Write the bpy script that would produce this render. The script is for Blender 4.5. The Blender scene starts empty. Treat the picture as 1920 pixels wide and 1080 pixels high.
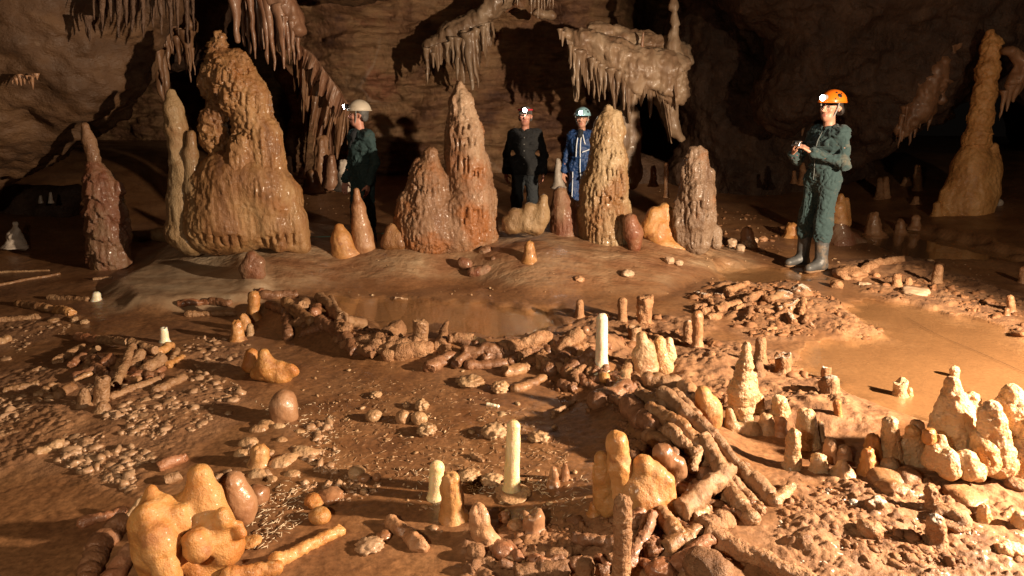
import bpy, math, random
import numpy as np
from mathutils import Vector, Matrix
random.seed(7)
SC = bpy.context.scene
COL = SC.collection
F32 = np.float32

# ------------------------------------------------------------------ noise
def _h(ix, iy, iz, seed):
    h = (ix.astype(np.uint32) * np.uint32(374761393) + iy.astype(np.uint32) * np.uint32(668265263)
         + iz.astype(np.uint32) * np.uint32(2246822519) + np.uint32((seed * 3266489917) & 0xffffffff))
    h ^= h >> np.uint32(15); h *= np.uint32(2246822519)
    h ^= h >> np.uint32(13); h *= np.uint32(3266489917)
    h ^= h >> np.uint32(16)
    return h
def _hf(ix, iy, iz, seed):
    return _h(ix, iy, iz, seed).astype(F32) * F32(2.0 / 4294967295.0) - F32(1)
def vn(p, seed=0):
    p = np.asarray(p, F32)
    i = np.floor(p); f = p - i; i = i.astype(np.int64)
    w = f * f * f * (f * (f * 6 - 15) + 10)
    x, y, z = i[:, 0], i[:, 1], i[:, 2]
    r = 0
    for dx in (0, 1):
        wx = w[:, 0] if dx else 1 - w[:, 0]
        for dy in (0, 1):
            wy = w[:, 1] if dy else 1 - w[:, 1]
            for dz in (0, 1):
                wz = w[:, 2] if dz else 1 - w[:, 2]
                r = r + wx * wy * wz * _hf(x + dx, y + dy, z + dz, seed)
    return r
def fbm(p, seed=0, oct=4, gain=.5, lac=2.03):
    p = np.asarray(p, F32); a = 1.0; r = 0; t = 0
    for o in range(oct):
        r = r + a * vn(p + 17.3 * o, seed + o); t += a
        a *= gain; p = p * lac
    return r / t
def worley(p, seed=0):
    """distance to the nearest feature point (3-D)"""
    p = np.asarray(p, F32)
    i = np.floor(p).astype(np.int64); best = np.full(len(p), 9., F32)
    for dx in (-1, 0, 1):
        for dy in (-1, 0, 1):
            for dz in (-1, 0, 1):
                a, b, c = i[:, 0] + dx, i[:, 1] + dy, i[:, 2] + dz
                h = _h(a, b, c, seed)
                q = np.stack([a + (h & 1023) / 1023., b + ((h >> np.uint32(10)) & 1023) / 1023., c + ((h >> np.uint32(20)) & 1023) / 1023.], 1).astype(F32)
                best = np.minimum(best, ((q - p) ** 2).sum(1))
    return np.sqrt(best)
def worley2(x, y, seed=0):
    ix = np.floor(x).astype(np.int64); iy = np.floor(y).astype(np.int64); best = np.full(x.shape, 9., F32); z = np.zeros_like(ix)
    for dx in (-1, 0, 1):
        for dy in (-1, 0, 1):
            a, b = ix + dx, iy + dy
            h = _h(a, b, z, seed)
            best = np.minimum(best, (a + (h & 1023) / 1023. - x) ** 2 + (b + ((h >> np.uint32(10)) & 1023) / 1023. - y) ** 2)
    return np.sqrt(best)
def v2(x, y, s, seed=0, oct=3):
    sh = np.shape(x)
    p = np.stack([np.ravel(x) * s, np.ravel(y) * s, np.full(np.size(x), .37)], 1)
    return fbm(p, seed, oct).reshape(sh)
def sstep(a, b, x):
    t = np.clip((x - a) / (b - a), 0, 1)
    return t * t * (3 - 2 * t)

# ------------------------------------------------------------------ camera rays (1920 x 1080 photo pixels)
CAM = np.array([0., 0., 1.65]); PITCH = math.atan(340 / 1280.); FPX = 1280.
cp, sp = math.cos(PITCH), math.sin(PITCH)
def ray(px, py):
    u = (px - 960) / FPX; v = (py - 540) / FPX
    return np.array([u, cp - v * sp, -sp - v * cp])
def P(px, py, d):
    """the point at distance d in front (world y) seen at a photo pixel"""
    r = ray(px, py)
    return CAM + r * (d / r[1])
def G0(px, py, z=0.):
    r = ray(px, py)
    return CAM + r * ((z - CAM[2]) / r[2])
def mpp(pt):
    """metres per photo pixel at a point"""
    d = (pt[1] - CAM[1]) * cp - (pt[2] - CAM[2]) * sp
    return d / FPX

# ------------------------------------------------------------------ terrain
BUMPS = []
def bump(px, py, h, sx, sy=None, rot=0.):
    c = G0(px, py); BUMPS.append((c[0], c[1], h, sx, sy or sx, rot))
def ridge(pts, h, s):
    w = [G0(*p) for p in pts]
    for a, b in zip(w[:-1], w[1:]):
        n = max(1, int(np.linalg.norm(b - a) / (s * .8)))
        for k in range(n):
            c = a + (b - a) * (k / n); BUMPS.append((c[0], c[1], h, s, s, 0))
ridge([(505, 585), (560, 612), (640, 650), (740, 668), (880, 668), (1000, 668), (1100, 668), (1170, 650)], .055, .13)
ridge([(1100, 705), (1190, 715)], .07, .16)
bump(1225, 800, .16, .27, .30)
bump(1290, 860, .10, .25, .25)
bump(1180, 950, .05, .22, .22)
bump(1330, 700, .05, .45, .28)
bump(1480, 780, .05, .5, .25)
bump(1560, 800, .05, .3, .2)
bump(1780, 860, .05, .35, .25)
bump(240, 680, .05, .35, .3)
bump(150, 790, .03, .8, .3)
bump(1420, 580, .05, .5, .35)
bump(1700, 500, .05, .7, .3)
bump(530, 840, .035, .28, .28)
bump(505, 700, .025, .25, .2)
bump(340, 1040, .02, .3, .25)
bump(1250, 1050, .05, .3, .2)
bump(1650, 1000, .05, .5, .3)
def polydist(x, y, poly):
    """signed distance to a polygon, negative inside"""
    x = np.asarray(x, float); y = np.asarray(y, float)
    ins = np.zeros(x.shape, bool); best = np.full(x.shape, 1e9); n = len(poly); j = n - 1
    for i in range(n):
        xi, yi = poly[i]; xj, yj = poly[j]
        ins ^= ((yi > y) != (yj > y)) & (x < (xj - xi) * (y - yi) / (yj - yi + 1e-12) + xi)
        ex, ey = xj - xi, yj - yi; t = np.clip(((x - xi) * ex + (y - yi) * ey) / (ex * ex + ey * ey), 0, 1)
        best = np.minimum(best, (x - xi - t * ex) ** 2 + (y - yi - t * ey) ** 2); j = i
    best = np.sqrt(best)
    return np.where(ins, -best, best)
POOLS = [[tuple(G0(a, b)[:2]) for a, b in p] for p in (
    [(1470, 690), (1510, 640), (1650, 622), (1560, 585), (1610, 558), (1720, 568), (1860, 600), (2000, 660), (2150, 760), (1900, 785), (1700, 790), (1620, 760), (1560, 720)],
    [(560, 580), (620, 552), (760, 556), (900, 566), (1040, 578), (1065, 610), (1010, 628), (900, 632), (760, 622), (680, 600)],
    [(1330, 497), (1480, 503), (1560, 520), (1480, 530), (1350, 535)],
    [(1600, 442), (1700, 430), (1850, 462), (1960, 500), (1700, 488)])]
def mound(x, y):
    xx = (x + .85) / 3.75
    yc = 7.65 - .2 * xx
    r = np.sqrt(np.abs(xx) ** 2.8 + ((y - yc) / np.where(y < yc, 1.7 + .25 * np.sin(x * 2.1) + .12 * np.sin(x * 5.3 + 1), 1.5)) ** 2)
    return np.clip(1 - r, 0, 1)
def poolmask(x, y):
    m = np.zeros(np.shape(x))
    w = .05 * np.sin(x * 7 + 1.3) * np.sin(y * 6) + .035 * np.sin(x * 17) * np.cos(y * 19 + 2) + .03 * np.sin(x * 31 + y * 11)
    for p in PW_: m = np.maximum(m, 1 - sstep(-.14, .06, polydist(x, y, p) + w))
    return m
PW_ = POOLS
APRON = [tuple(G0(p, q, .12)[:2]) for p, q in ((195, 520), (300, 470), (345, 455), (420, 480), (500, 490), (505, 530), (480, 548), (430, 556), (330, 560), (215, 562), (190, 545))]
def H(x, y):
    x = np.asarray(x, float); y = np.asarray(y, float)
    z = .012 + .012 * np.sin(x * 1.3 + .4) * np.sin(y * 1.1) + .01 * np.sin(x * 3.1 + y * 2.3)
    m = mound(x, y)
    gap = np.exp(-((x + 1.68) / .5) ** 2 - ((y - 7.95) / .6) ** 2)
    z = z + .30 * sstep(0, .62, m) ** .8 * (1 + .08 * np.sin(x * 4.2)) * (1 - gap)
    z = z + .09 * (1 - sstep(-.22, .03, polydist(x, y, APRON) + .04 * np.sin(x * 9)))
    z = z + .30 * sstep(4.4, 7.6, x) * sstep(5.5, 9.5, y)           # right bank
    z = z + .35 * sstep(-4.6, -7.5, x) * sstep(5.5, 9, y)           # left bank
    z = z + .45 * sstep(9.0, 14.5, y)
    for bx, by, h, sx, sy, rt in BUMPS:
        z = z + h * np.exp(-((x - bx) / sx) ** 2 - ((y - by) / sy) ** 2)
    pm = poolmask(x, y)
    z = z * (1 - .95 * pm) - .03 * pm
    return z
def G(px, py, lift=0.):
    """first hit of a photo pixel's ray with the terrain (+ lift)"""
    r = ray(px, py)
    t = np.linspace(.8, 18, 3000) / r[1]
    q = CAM[None] + r[None] * t[:, None]
    f = q[:, 2] - (H(q[:, 0], q[:, 1]) + lift)
    k = np.argmax(f < 0)
    if not (f < 0).any(): k = len(t) - 1
    a, b = t[max(k - 1, 0)], t[k]
    for _ in range(12):
        m = (a + b) / 2; p = CAM + r * m
        if p[2] - (float(H(p[0], p[1])) + lift) < 0: b = m
        else: a = m
    return CAM + r * b

# ------------------------------------------------------------------ meshes
def mk(name, verts, faces, mat=None, parent=None, smooth=True, origin=None):
    """faces: list of int arrays, each (n,3) or (n,4)"""
    verts = np.asarray(verts, float)
    if not isinstance(faces, (list, tuple)): faces = [faces]
    faces = [np.asarray(f, np.int32) for f in faces if len(f)]
    org = np.zeros(3) if origin is None else np.asarray(origin, float)
    me = bpy.data.meshes.new(name)
    me.vertices.add(len(verts)); me.vertices.foreach_set('co', (verts - org).astype(F32).ravel())
    loops = np.concatenate([f.ravel() for f in faces])
    sizes = np.concatenate([np.full(len(f), f.shape[1], np.int32) for f in faces])
    me.loops.add(len(loops)); me.loops.foreach_set('vertex_index', loops)
    me.polygons.add(len(sizes))
    me.polygons.foreach_set('loop_start', np.concatenate([[0], np.cumsum(sizes)[:-1]]).astype(np.int32))
    me.update(calc_edges=True); me.validate()
    if smooth: me.polygons.foreach_set('use_smooth', np.ones(len(me.polygons), bool))
    o = bpy.data.objects.new(name, me); COL.objects.link(o)
    if mat: me.materials.append(mat)
    if parent is not None:
        o.parent = parent
        o.location = org - np.array(parent.matrix_world.translation if parent.type != 'EMPTY' else parent.location)
    else: o.location = org
    return o
def empty(name, loc):
    o = bpy.data.objects.new(name, None); COL.objects.link(o); o.location = loc; o.empty_display_size = .1
    return o
def tag(o, label=None, cat=None, group=None, kind=None):
    if label: o['label'] = label
    if cat: o['category'] = cat
    if group: o['group'] = group
    if kind: o['kind'] = kind
    return o
def normals(v, faces):
    n = np.zeros_like(v)
    for f in faces:
        a = v[f[:, 2]] - v[f[:, 0]]; b = (v[f[:, 3]] - v[f[:, 1]]) if f.shape[1] == 4 else (v[f[:, 1]] - v[f[:, 0]])
        c = np.cross(a, b) if f.shape[1] == 4 else np.cross(b, a)
        for k in range(f.shape[1]):
            for ax in range(3): n[:, ax] += np.bincount(f[:, k], c[:, ax], len(v))
    l = np.linalg.norm(n, axis=1, keepdims=True); l[l == 0] = 1
    return n / l

def nets(F, org, h):
    """naive surface nets; F < 0 inside"""
    nx, ny, nz = F.shape; ins = F < 0
    cn = (nx - 1, ny - 1, nz - 1); N = cn[0] * cn[1] * cn[2]
    acc = [np.zeros(0)] * 0
    idx_all = []; pos_all = []; quads = []
    for ax in range(3):
        s0 = [slice(None)] * 3; s1 = [slice(None)] * 3
        s0[ax] = slice(0, -1); s1[ax] = slice(1, None)
        a, b = ins[tuple(s0)], ins[tuple(s1)]
        e = np.nonzero(a != b)
        fa = F[tuple(s0)][e]; fb = F[tuple(s1)][e]
        t = fa / (fa - fb)
        pos = np.stack([c.astype(float) for c in e], 1); pos[:, ax] += t
        u, w = [(1, 2), (2, 0), (0, 1)][ax]
        E = np.stack(e, 1)
        cells = []
        for du, dw in ((-1, -1), (0, -1), (0, 0), (-1, 0)):
            c = E.copy(); c[:, u] += du; c[:, w] += dw
            ok = (c >= 0).all(1) & (c[:, 0] < cn[0]) & (c[:, 1] < cn[1]) & (c[:, 2] < cn[2])
            lin = np.where(ok, (c[:, 0] * cn[1] + c[:, 1]) * cn[2] + c[:, 2], -1)
            cells.append(lin); idx_all.append(lin[ok]); pos_all.append(pos[ok])
        q = np.stack(cells, 1); fl = ~(fa < 0)
        q[fl] = q[fl][:, ::-1]
        quads.append(q[(q >= 0).all(1)])
    idx = np.concatenate(idx_all); pos = np.concatenate(pos_all)
    uq, inv = np.unique(idx, return_inverse=True)
    cnt = np.bincount(inv, minlength=len(uq))
    v = np.stack([np.bincount(inv, pos[:, k], len(uq)) / cnt for k in range(3)], 1)
    q = np.searchsorted(uq, np.concatenate(quads))
    return np.asarray(org) + v * h, q

class Sdf:
    """smooth union of tapered capsules on a grid"""
    def __init__(s, prims, h, k, pad=None):
        A = np.array([p[:3] for p in prims]); B = np.array([p[3:6] for p in prims]); R = np.array([max(p[6], p[7]) for p in prims])
        pad = pad or (k + 3 * h)
        s.lo = np.minimum(A, B).min(0) - R.max() * 0 - pad; s.hi = np.maximum(A, B).max(0) + pad
        s.lo = np.minimum(s.lo, (np.minimum(A, B) - R[:, None]).min(0) - pad); s.hi = np.maximum(s.hi, (np.maximum(A, B) + R[:, None]).max(0) + pad)
        s.h = h; s.n = np.ceil((s.hi - s.lo) / h).astype(int) + 1
        s.F = np.full(s.n, .25 + k, F32); s.k = k
        for p in prims: s.add(p)
    def window(s, lo, hi):
        i0 = np.clip(np.floor((lo - s.lo) / s.h).astype(int), 0, s.n - 1); i1 = np.clip(np.ceil((hi - s.lo) / s.h).astype(int) + 1, 1, s.n)
        if (i1 <= i0).any(): return None
        sl = tuple(slice(a, b) for a, b in zip(i0, i1))
        g = [(s.lo[k] + s.h * np.arange(i0[k], i1[k])).astype(F32) for k in range(3)]
        return sl, g
    def dist(s, g, p):
        a = np.array(p[:3], F32); b = np.array(p[3:6], F32); ba = b - a; L = float(ba @ ba) + 1e-9
        sq = p[8] if len(p) > 8 else None
        X = g[0][:, None, None] - a[0]; Y = g[1][None, :, None] - a[1]; Z = g[2][None, None, :] - a[2]
        t = np.clip((X * ba[0] + Y * ba[1] + Z * ba[2]) / L, 0, 1)
        dx, dy, dz = X - t * ba[0], Y - t * ba[1], Z - t * ba[2]
        if sq: dx, dy, dz = dx * sq[0], dy * sq[1], dz * sq[2]
        return np.sqrt(dx * dx + dy * dy + dz * dz) - (p[6] + (p[7] - p[6]) * t)
    def add(s, p, k=None, sub=False):
        k = s.k if k is None else k
        m = max(p[6], p[7]) / (min(p[8]) if len(p) > 8 and p[8] else 1) + k + s.h * 2.5
        a, b = np.array(p[:3]), np.array(p[3:6])
        w = s.window(np.minimum(a, b) - m, np.maximum(a, b) + m)
        if w is None: return
        sl, g = w; d = s.dist(g, p); f = s.F[sl]
        if sub:
            d = -d; hh = np.maximum(k - np.abs(f - d), 0) / max(k, 1e-6); s.F[sl] = np.maximum(f, d) + hh * hh * k / 4
        else:
            hh = np.maximum(k - np.abs(f - d), 0) / max(k, 1e-6); s.F[sl] = np.minimum(f, d) - hh * hh * k / 4
    def cut(s, pt, n):
        """remove everything on the side n points to"""
        g = [(s.lo[k] + s.h * np.arange(s.n[k])).astype(F32) for k in range(3)]
        n = np.asarray(n, float); n = n / np.linalg.norm(n)
        d = (g[0][:, None, None] - pt[0]) * n[0] + (g[1][None, :, None] - pt[1]) * n[1] + (g[2][None, None, :] - pt[2]) * n[2]
        s.F = np.maximum(s.F, d.astype(F32))
    def mesh(s):
        F = s.F
        F[0] = F[-1] = 1; F[:, 0] = F[:, -1] = 1; F[:, :, 0] = F[:, :, -1] = 1
        return nets(F, s.lo, s.h)

def tube(pts, radii, seg=20, c0='round', c1='round', step=None):
    """a swept tube; returns verts, [quads, tris]"""
    pts = np.asarray(pts, float); radii = np.asarray(radii, float)
    L = np.concatenate([[0], np.cumsum(np.linalg.norm(np.diff(pts, axis=0), axis=1))])
    step = step or max(L[-1] / 60, radii.max() * .22)
    n = max(3, int(L[-1] / step) + 1)
    t = np.linspace(0, L[-1], n)
    C = np.stack([np.interp(t, L, pts[:, k]) for k in range(3)], 1); R = np.interp(t, L, radii)
    if len(pts) > 2:
        for _ in range(3):
            C[1:-1] = (C[:-2] + 2 * C[1:-1] + C[2:]) / 4; R[1:-1] = (R[:-2] + 2 * R[1:-1] + R[2:]) / 4
    T = np.gradient(C, axis=0); T /= np.linalg.norm(T, axis=1, keepdims=True)
    ref = np.array([0, 0, 1.]) if abs(T[0][2]) < .8 else np.array([0, 1., 0])
    rings = []
    def cap(kind, c, tdir, r):
        out = []
        if kind == 'round':
            for a in (80, 62, 42, 22): out.append((c + tdir * r * .9 * math.cos(math.radians(a)), r * math.sin(math.radians(a))))
        elif kind == 'hollow':
            out += [(c + tdir * r * .08, r * .9), (c + tdir * r * .04, r * .62), (c - tdir * r * .5, r * .5), (c - tdir * r * .6, r * .2)]
        elif kind == 'flat':
            out += [(c + tdir * r * .10, r * .90), (c + tdir * r * .14, r * .6), (c + tdir * r * .05, r * .3)]
        return out
    for c, r in reversed(cap(c0, C[0], -T[0], R[0])): rings.append((c, r, T[0]))
    for c, r, d in zip(C, R, T): rings.append((c, r, d))
    for c, r in cap(c1, C[-1], T[-1], R[-1]): rings.append((c, r, T[-1]))
    th = np.linspace(0, 2 * math.pi, seg, endpoint=False)
    V = []
    for c, r, d in rings:
        u = np.cross(d, ref); u /= np.linalg.norm(u); w = np.cross(d, u)
        V.append(c + r * (np.cos(th)[:, None] * u + np.sin(th)[:, None] * w))
    V = np.concatenate(V); m = len(rings)
    i = np.arange(m - 1)[:, None] * seg + np.arange(seg)[None]; j = np.arange(m - 1)[:, None] * seg + (np.arange(seg)[None] + 1) % seg
    q = np.stack([i, j, j + seg, i + seg], 2).reshape(-1, 4)[:, ::-1]
    ca, cb = len(V), len(V) + 1
    V = np.concatenate([V, [V[:seg].mean(0)], [V[-seg:].mean(0)]])
    k = np.arange(seg); k2 = (k + 1) % seg
    tr = np.concatenate([np.stack([np.full(seg, ca), k2, k], 1), np.stack([np.full(seg, cb), (m - 1) * seg + k, (m - 1) * seg + k2], 1)])[:, ::-1]
    return V, [q, tr]
_ICO = {}
def ico(sub):
    if sub not in _ICO:
        t = (1 + 5 ** .5) / 2
        v = [(-1, t, 0), (1, t, 0), (-1, -t, 0), (1, -t, 0), (0, -1, t), (0, 1, t), (0, -1, -t), (0, 1, -t), (t, 0, -1), (t, 0, 1), (-t, 0, -1), (-t, 0, 1)]
        f = [(0, 11, 5), (0, 5, 1), (0, 1, 7), (0, 7, 10), (0, 10, 11), (1, 5, 9), (5, 11, 4), (11, 10, 2), (10, 7, 6), (7, 1, 8), (3, 9, 4), (3, 4, 2), (3, 2, 6), (3, 6, 8), (3, 8, 9), (4, 9, 5), (2, 4, 11), (6, 2, 10), (8, 6, 7), (9, 8, 1)]
        v = [np.array(x) / np.linalg.norm(x) for x in v]
        for _ in range(sub):
            mid = {}; nf = []
            def m(a, b):
                key = (min(a, b), max(a, b))
                if key not in mid:
                    p = v[a] + v[b]; v.append(p / np.linalg.norm(p)); mid[key] = len(v) - 1
                return mid[key]
            for a, b, c in f:
                ab, bc, ca = m(a, b), m(b, c), m(c, a); nf += [(a, ab, ca), (b, bc, ab), (c, ca, bc), (ab, bc, ca)]
            f = nf
        _ICO[sub] = (np.array(v), np.array(f, np.int32))
    return _ICO[sub]
# ------------------------------------------------------------------ materials
def nodes(name):
    m = bpy.data.materials.new(name); m.use_nodes = True
    nt = m.node_tree; nt.nodes.clear()
    return m, nt.nodes, nt.links
def N(ns, t, **kw):
    n = ns.new(t)
    for k, v in kw.items():
        if k in n.inputs: n.inputs[k].default_value = v
        else: setattr(n, k, v)
    return n
def ramp(ns, cols, lo=.3, hi=.7):
    r = ns.new('ShaderNodeValToRGB'); e = r.color_ramp.elements
    k = len(cols)
    while len(e) < k: e.new(.5)
    for i, c in enumerate(cols):
        e[i].position = lo + (hi - lo) * i / max(1, k - 1); e[i].color = (*c, 1)
    return r
def rock(name, cols, scale=5., stretch=(1, 1, .4), rough=(.3, .6), bumps=((60, .004), (16, .01)), sss=0., coat=0., top=None, dirt=None, vary=.12, spec=.5, knob=None):
    m, ns, ln = nodes(name)
    out = N(ns, 'ShaderNodeOutputMaterial'); b = N(ns, 'ShaderNodeBsdfPrincipled')
    ln.new(b.outputs[0], out.inputs[0])
    geo = N(ns, 'ShaderNodeNewGeometry'); mp = N(ns, 'ShaderNodeMapping'); mp.inputs['Scale'].default_value = stretch
    ln.new(geo.outputs['Position'], mp.inputs['Vector'])
    n1 = N(ns, 'ShaderNodeTexNoise', Scale=scale, Detail=7., Roughness=.62, Distortion=.5); ln.new(mp.outputs[0], n1.inputs['Vector'])
    r = ramp(ns, cols); ln.new(n1.outputs['Fac'], r.inputs[0])
    col = r.outputs[0]
    if dirt:
        n3 = N(ns, 'ShaderNodeTexNoise', Scale=dirt[1], Detail=6., Roughness=.65); ln.new(geo.outputs['Position'], n3.inputs['Vector'])
        rr = ramp(ns, [(0, 0, 0), (1, 1, 1)], dirt[2], dirt[2] + .12); ln.new(n3.outputs['Fac'], rr.inputs[0])
        mx = N(ns, 'ShaderNodeMix', data_type='RGBA'); ln.new(rr.outputs[0], mx.inputs[0]); ln.new(col, mx.inputs[6]); mx.inputs[7].default_value = (*dirt[0], 1); col = mx.outputs[2]
    if top:      # pale upward faces: mineral frost, with overexposed light painted in as well
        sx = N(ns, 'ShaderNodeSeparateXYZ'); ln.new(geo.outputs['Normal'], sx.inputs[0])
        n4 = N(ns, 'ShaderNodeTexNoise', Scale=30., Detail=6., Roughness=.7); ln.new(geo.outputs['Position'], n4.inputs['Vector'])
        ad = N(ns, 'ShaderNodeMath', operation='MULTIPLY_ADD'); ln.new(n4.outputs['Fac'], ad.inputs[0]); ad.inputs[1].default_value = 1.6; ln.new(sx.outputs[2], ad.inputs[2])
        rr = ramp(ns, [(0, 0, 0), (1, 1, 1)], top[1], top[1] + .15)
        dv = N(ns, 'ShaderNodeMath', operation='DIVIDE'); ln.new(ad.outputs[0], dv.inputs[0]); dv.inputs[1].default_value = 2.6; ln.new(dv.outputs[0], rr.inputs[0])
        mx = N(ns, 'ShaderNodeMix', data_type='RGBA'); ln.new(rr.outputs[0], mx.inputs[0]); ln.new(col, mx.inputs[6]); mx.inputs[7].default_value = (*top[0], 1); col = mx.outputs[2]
    if vary:
        oi = N(ns, 'ShaderNodeObjectInfo'); mr = N(ns, 'ShaderNodeMapRange'); mr.inputs[3].default_value = 1 - vary; mr.inputs[4].default_value = 1 + vary
        ln.new(oi.outputs['Random'], mr.inputs[0]); hs = N(ns, 'ShaderNodeHueSaturation'); ln.new(mr.outputs[0], hs.inputs['Value']); ln.new(col, hs.inputs['Color']); col = hs.outputs[0]
    ln.new(col, b.inputs['Base Color'])
    n5 = N(ns, 'ShaderNodeTexNoise', Scale=9., Detail=4.); ln.new(geo.outputs['Position'], n5.inputs['Vector'])
    mr = N(ns, 'ShaderNodeMapRange'); mr.inputs[1].default_value = .35; mr.inputs[2].default_value = .65; mr.inputs[3].default_value = rough[0]; mr.inputs[4].default_value = rough[1]
    ln.new(n5.outputs['Fac'], mr.inputs[0]); ln.new(mr.outputs[0], b.inputs['Roughness'])
    b.inputs['Specular IOR Level'].default_value = spec
    if coat: b.inputs['Coat Weight'].default_value = coat; b.inputs['Coat Roughness'].default_value = .13
    if sss:
        b.inputs['Subsurface Weight'].default_value = sss; b.inputs['Subsurface Radius'].default_value = (1, .5, .2); b.inputs['Subsurface Scale'].default_value = .03
    prev = None
    for sc, dist in bumps:
        nb = N(ns, 'ShaderNodeTexNoise', Scale=float(sc), Detail=5., Roughness=.6); ln.new(mp.outputs[0] if sc < 50 else geo.outputs['Position'], nb.inputs['Vector'])
        bp = N(ns, 'ShaderNodeBump', Strength=1., Distance=dist); ln.new(nb.outputs['Fac'], bp.inputs['Height'])
        if prev: ln.new(prev.outputs[0], bp.inputs['Normal'])
        prev = bp
    if knob:
        vb = N(ns, 'ShaderNodeTexVoronoi', Scale=float(knob[0])); vb.feature = 'SMOOTH_F1'; ln.new(geo.outputs['Position'], vb.inputs['Vector'])
        iv = N(ns, 'ShaderNodeMath', operation='SUBTRACT'); iv.inputs[0].default_value = 1; ln.new(vb.outputs['Distance'], iv.inputs[1])
        bp = N(ns, 'ShaderNodeBump', Strength=1., Distance=knob[1]); ln.new(iv.outputs[0], bp.inputs['Height'])
        if prev: ln.new(prev.outputs[0], bp.inputs['Normal'])
        prev = bp
    if prev: ln.new(prev.outputs[0], b.inputs['Normal'])
    return m
def plain(name, col, rough=.5, metal=0., emit=None, spec=.5, noise=None, bump=None, coat=0., sheen=0.):
    m, ns, ln = nodes(name)
    out = N(ns, 'ShaderNodeOutputMaterial'); b = N(ns, 'ShaderNodeBsdfPrincipled'); ln.new(b.outputs[0], out.inputs[0])
    b.inputs['Base Color'].default_value = (*col, 1); b.inputs['Roughness'].default_value = rough; b.inputs['Metallic'].default_value = metal
    b.inputs['Specular IOR Level'].default_value = spec; b.inputs['Coat Weight'].default_value = coat; b.inputs['Sheen Weight'].default_value = sheen
    tc = N(ns, 'ShaderNodeTexCoord')
    if noise:   # (other colour, scale, threshold)
        n = N(ns, 'ShaderNodeTexNoise', Scale=noise[1], Detail=6., Roughness=.65); ln.new(tc.outputs['Object'], n.inputs['Vector'])
        r = ramp(ns, [col, noise[0]], noise[2], noise[2] + .2); ln.new(n.outputs['Fac'], r.inputs[0]); ln.new(r.outputs[0], b.inputs['Base Color'])
    if bump:
        n = N(ns, 'ShaderNodeTexNoise', Scale=float(bump[0]), Detail=4.); ln.new(tc.outputs['Object'], n.inputs['Vector'])
        bp = N(ns, 'ShaderNodeBump', Strength=1., Distance=bump[1]); ln.new(n.outputs['Fac'], bp.inputs['Height']); ln.new(bp.outputs[0], b.inputs['Normal'])
    if emit: b.inputs['Emission Color'].default_value = (*emit[0], 1); b.inputs['Emission Strength'].default_value = emit[1]
    return m

M = {}
MUD = (.20, .095, .042); MUDD = (.13, .058, .026); MUDL = (.30, .16, .078)
# big formations: orange-brown flowstone, creamy flowstone, reddish one
M['flow_orange'] = rock('orange_flowstone', [(0.11, 0.042, 0.014), (0.22, 0.098, 0.034), (0.31, 0.165, 0.066), (0.4, 0.255, 0.125)], 3.5, (1, 1, .3), (.34, .66), ((230, .004), (75, .005), (22, .008)), coat=.10, knob=(95, .004), dirt=((.255, .10, .026), 1.6, .57))
M['flow_cream'] = rock('cream_flowstone', [(0.13, 0.062, 0.024), (0.225, 0.135, 0.06), (0.28, 0.185, 0.095), (0.36, 0.26, 0.15)], 3.2, (1, 1, .3), (.34, .66), ((230, .004), (75, .005), (22, .008)), coat=.10, knob=(95, .004), dirt=((.20, .095, .034), 1.5, .52))
M['flow_pink'] = rock('pinkish_flowstone', [(0.12, 0.046, 0.018), (0.205, 0.105, 0.052), (0.27, 0.16, 0.092), (0.35, 0.235, 0.15)], 3., (1, 1, .3), (.34, .66), ((230, .004), (75, .005), (22, .008)), coat=.10, knob=(95, .004), dirt=((.245, .088, .024), 1.5, .50))
M['flow_red'] = rock('red_brown_flowstone', [(0.142, 0.038, 0.015), (0.19, 0.076, 0.036), (0.237, 0.138, 0.077), (0.38, 0.19, 0.038)], 4., (1, 1, .35), (.34, .62), ((230, .004), (75, .005), (22, .008)), coat=.15, knob=(95, .004))
M['amber'] = rock('amber_calcite', [(0.292, 0.095, 0.019), (0.37, 0.15, 0.037), (0.421, 0.206, 0.064), (0.396, 0.218, 0.091)], 5., (1, 1, .6), (.34, .6), ((220, .0025), (70, .005), (14, .010)), sss=.25, coat=.05, dirt=((.26, .10, .03), 5., .56), top=((.48, .33, .18), .69))
M['orange'] = rock('orange_calcite', [(0.34, 0.128, 0.034), (0.425, 0.204, 0.068), (0.493, 0.272, 0.119)], 9., (1, 1, .5), (.25, .55), ((220, .002), (90, .003), (25, .006)), sss=.12, coat=.15, dirt=((.24, .10, .04), 9., .58))
M['brown'] = rock('brown_calcite', [(.22, .09, .04), (.34, .17, .08), (.42, .24, .13)], 9., (1, 1, .6), (.3, .6), ((120, .003), (35, .008)), coat=.1)
M['pinkstone'] = rock('pinkish_brown_calcite', [(0.187, 0.073, 0.029), (0.259, 0.123, 0.059), (0.31, 0.169, 0.09)], 7., (1, 1, .7), (.25, .5), ((80, .002), (25, .005)), coat=.25)
M['pale'] = rock('pale_calcite', [(0.266, 0.139, 0.064), (0.355, 0.209, 0.106), (0.42, 0.278, 0.158)], 9., (1, 1, .6), (.3, .6), ((100, .003), (30, .007)), dirt=((.30, .16, .08), 6., .55), knob=(70, .004))
M['white'] = rock('white_candle_calcite', [(.66, .55, .36), (.76, .68, .50), (.80, .75, .62)], 8., (1, 1, .5), (.25, .5), ((90, .0015), (30, .003)), sss=.5, coat=.15, vary=.03)
M['yellow'] = rock('yellow_candle_calcite', [(.64, .44, .18), (.74, .59, .32), (.78, .68, .47)], 9., (1, 1, .4), (.3, .6), ((220, .002), (80, .003), (30, .004)), sss=.5, coat=.15, vary=.03)
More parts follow.
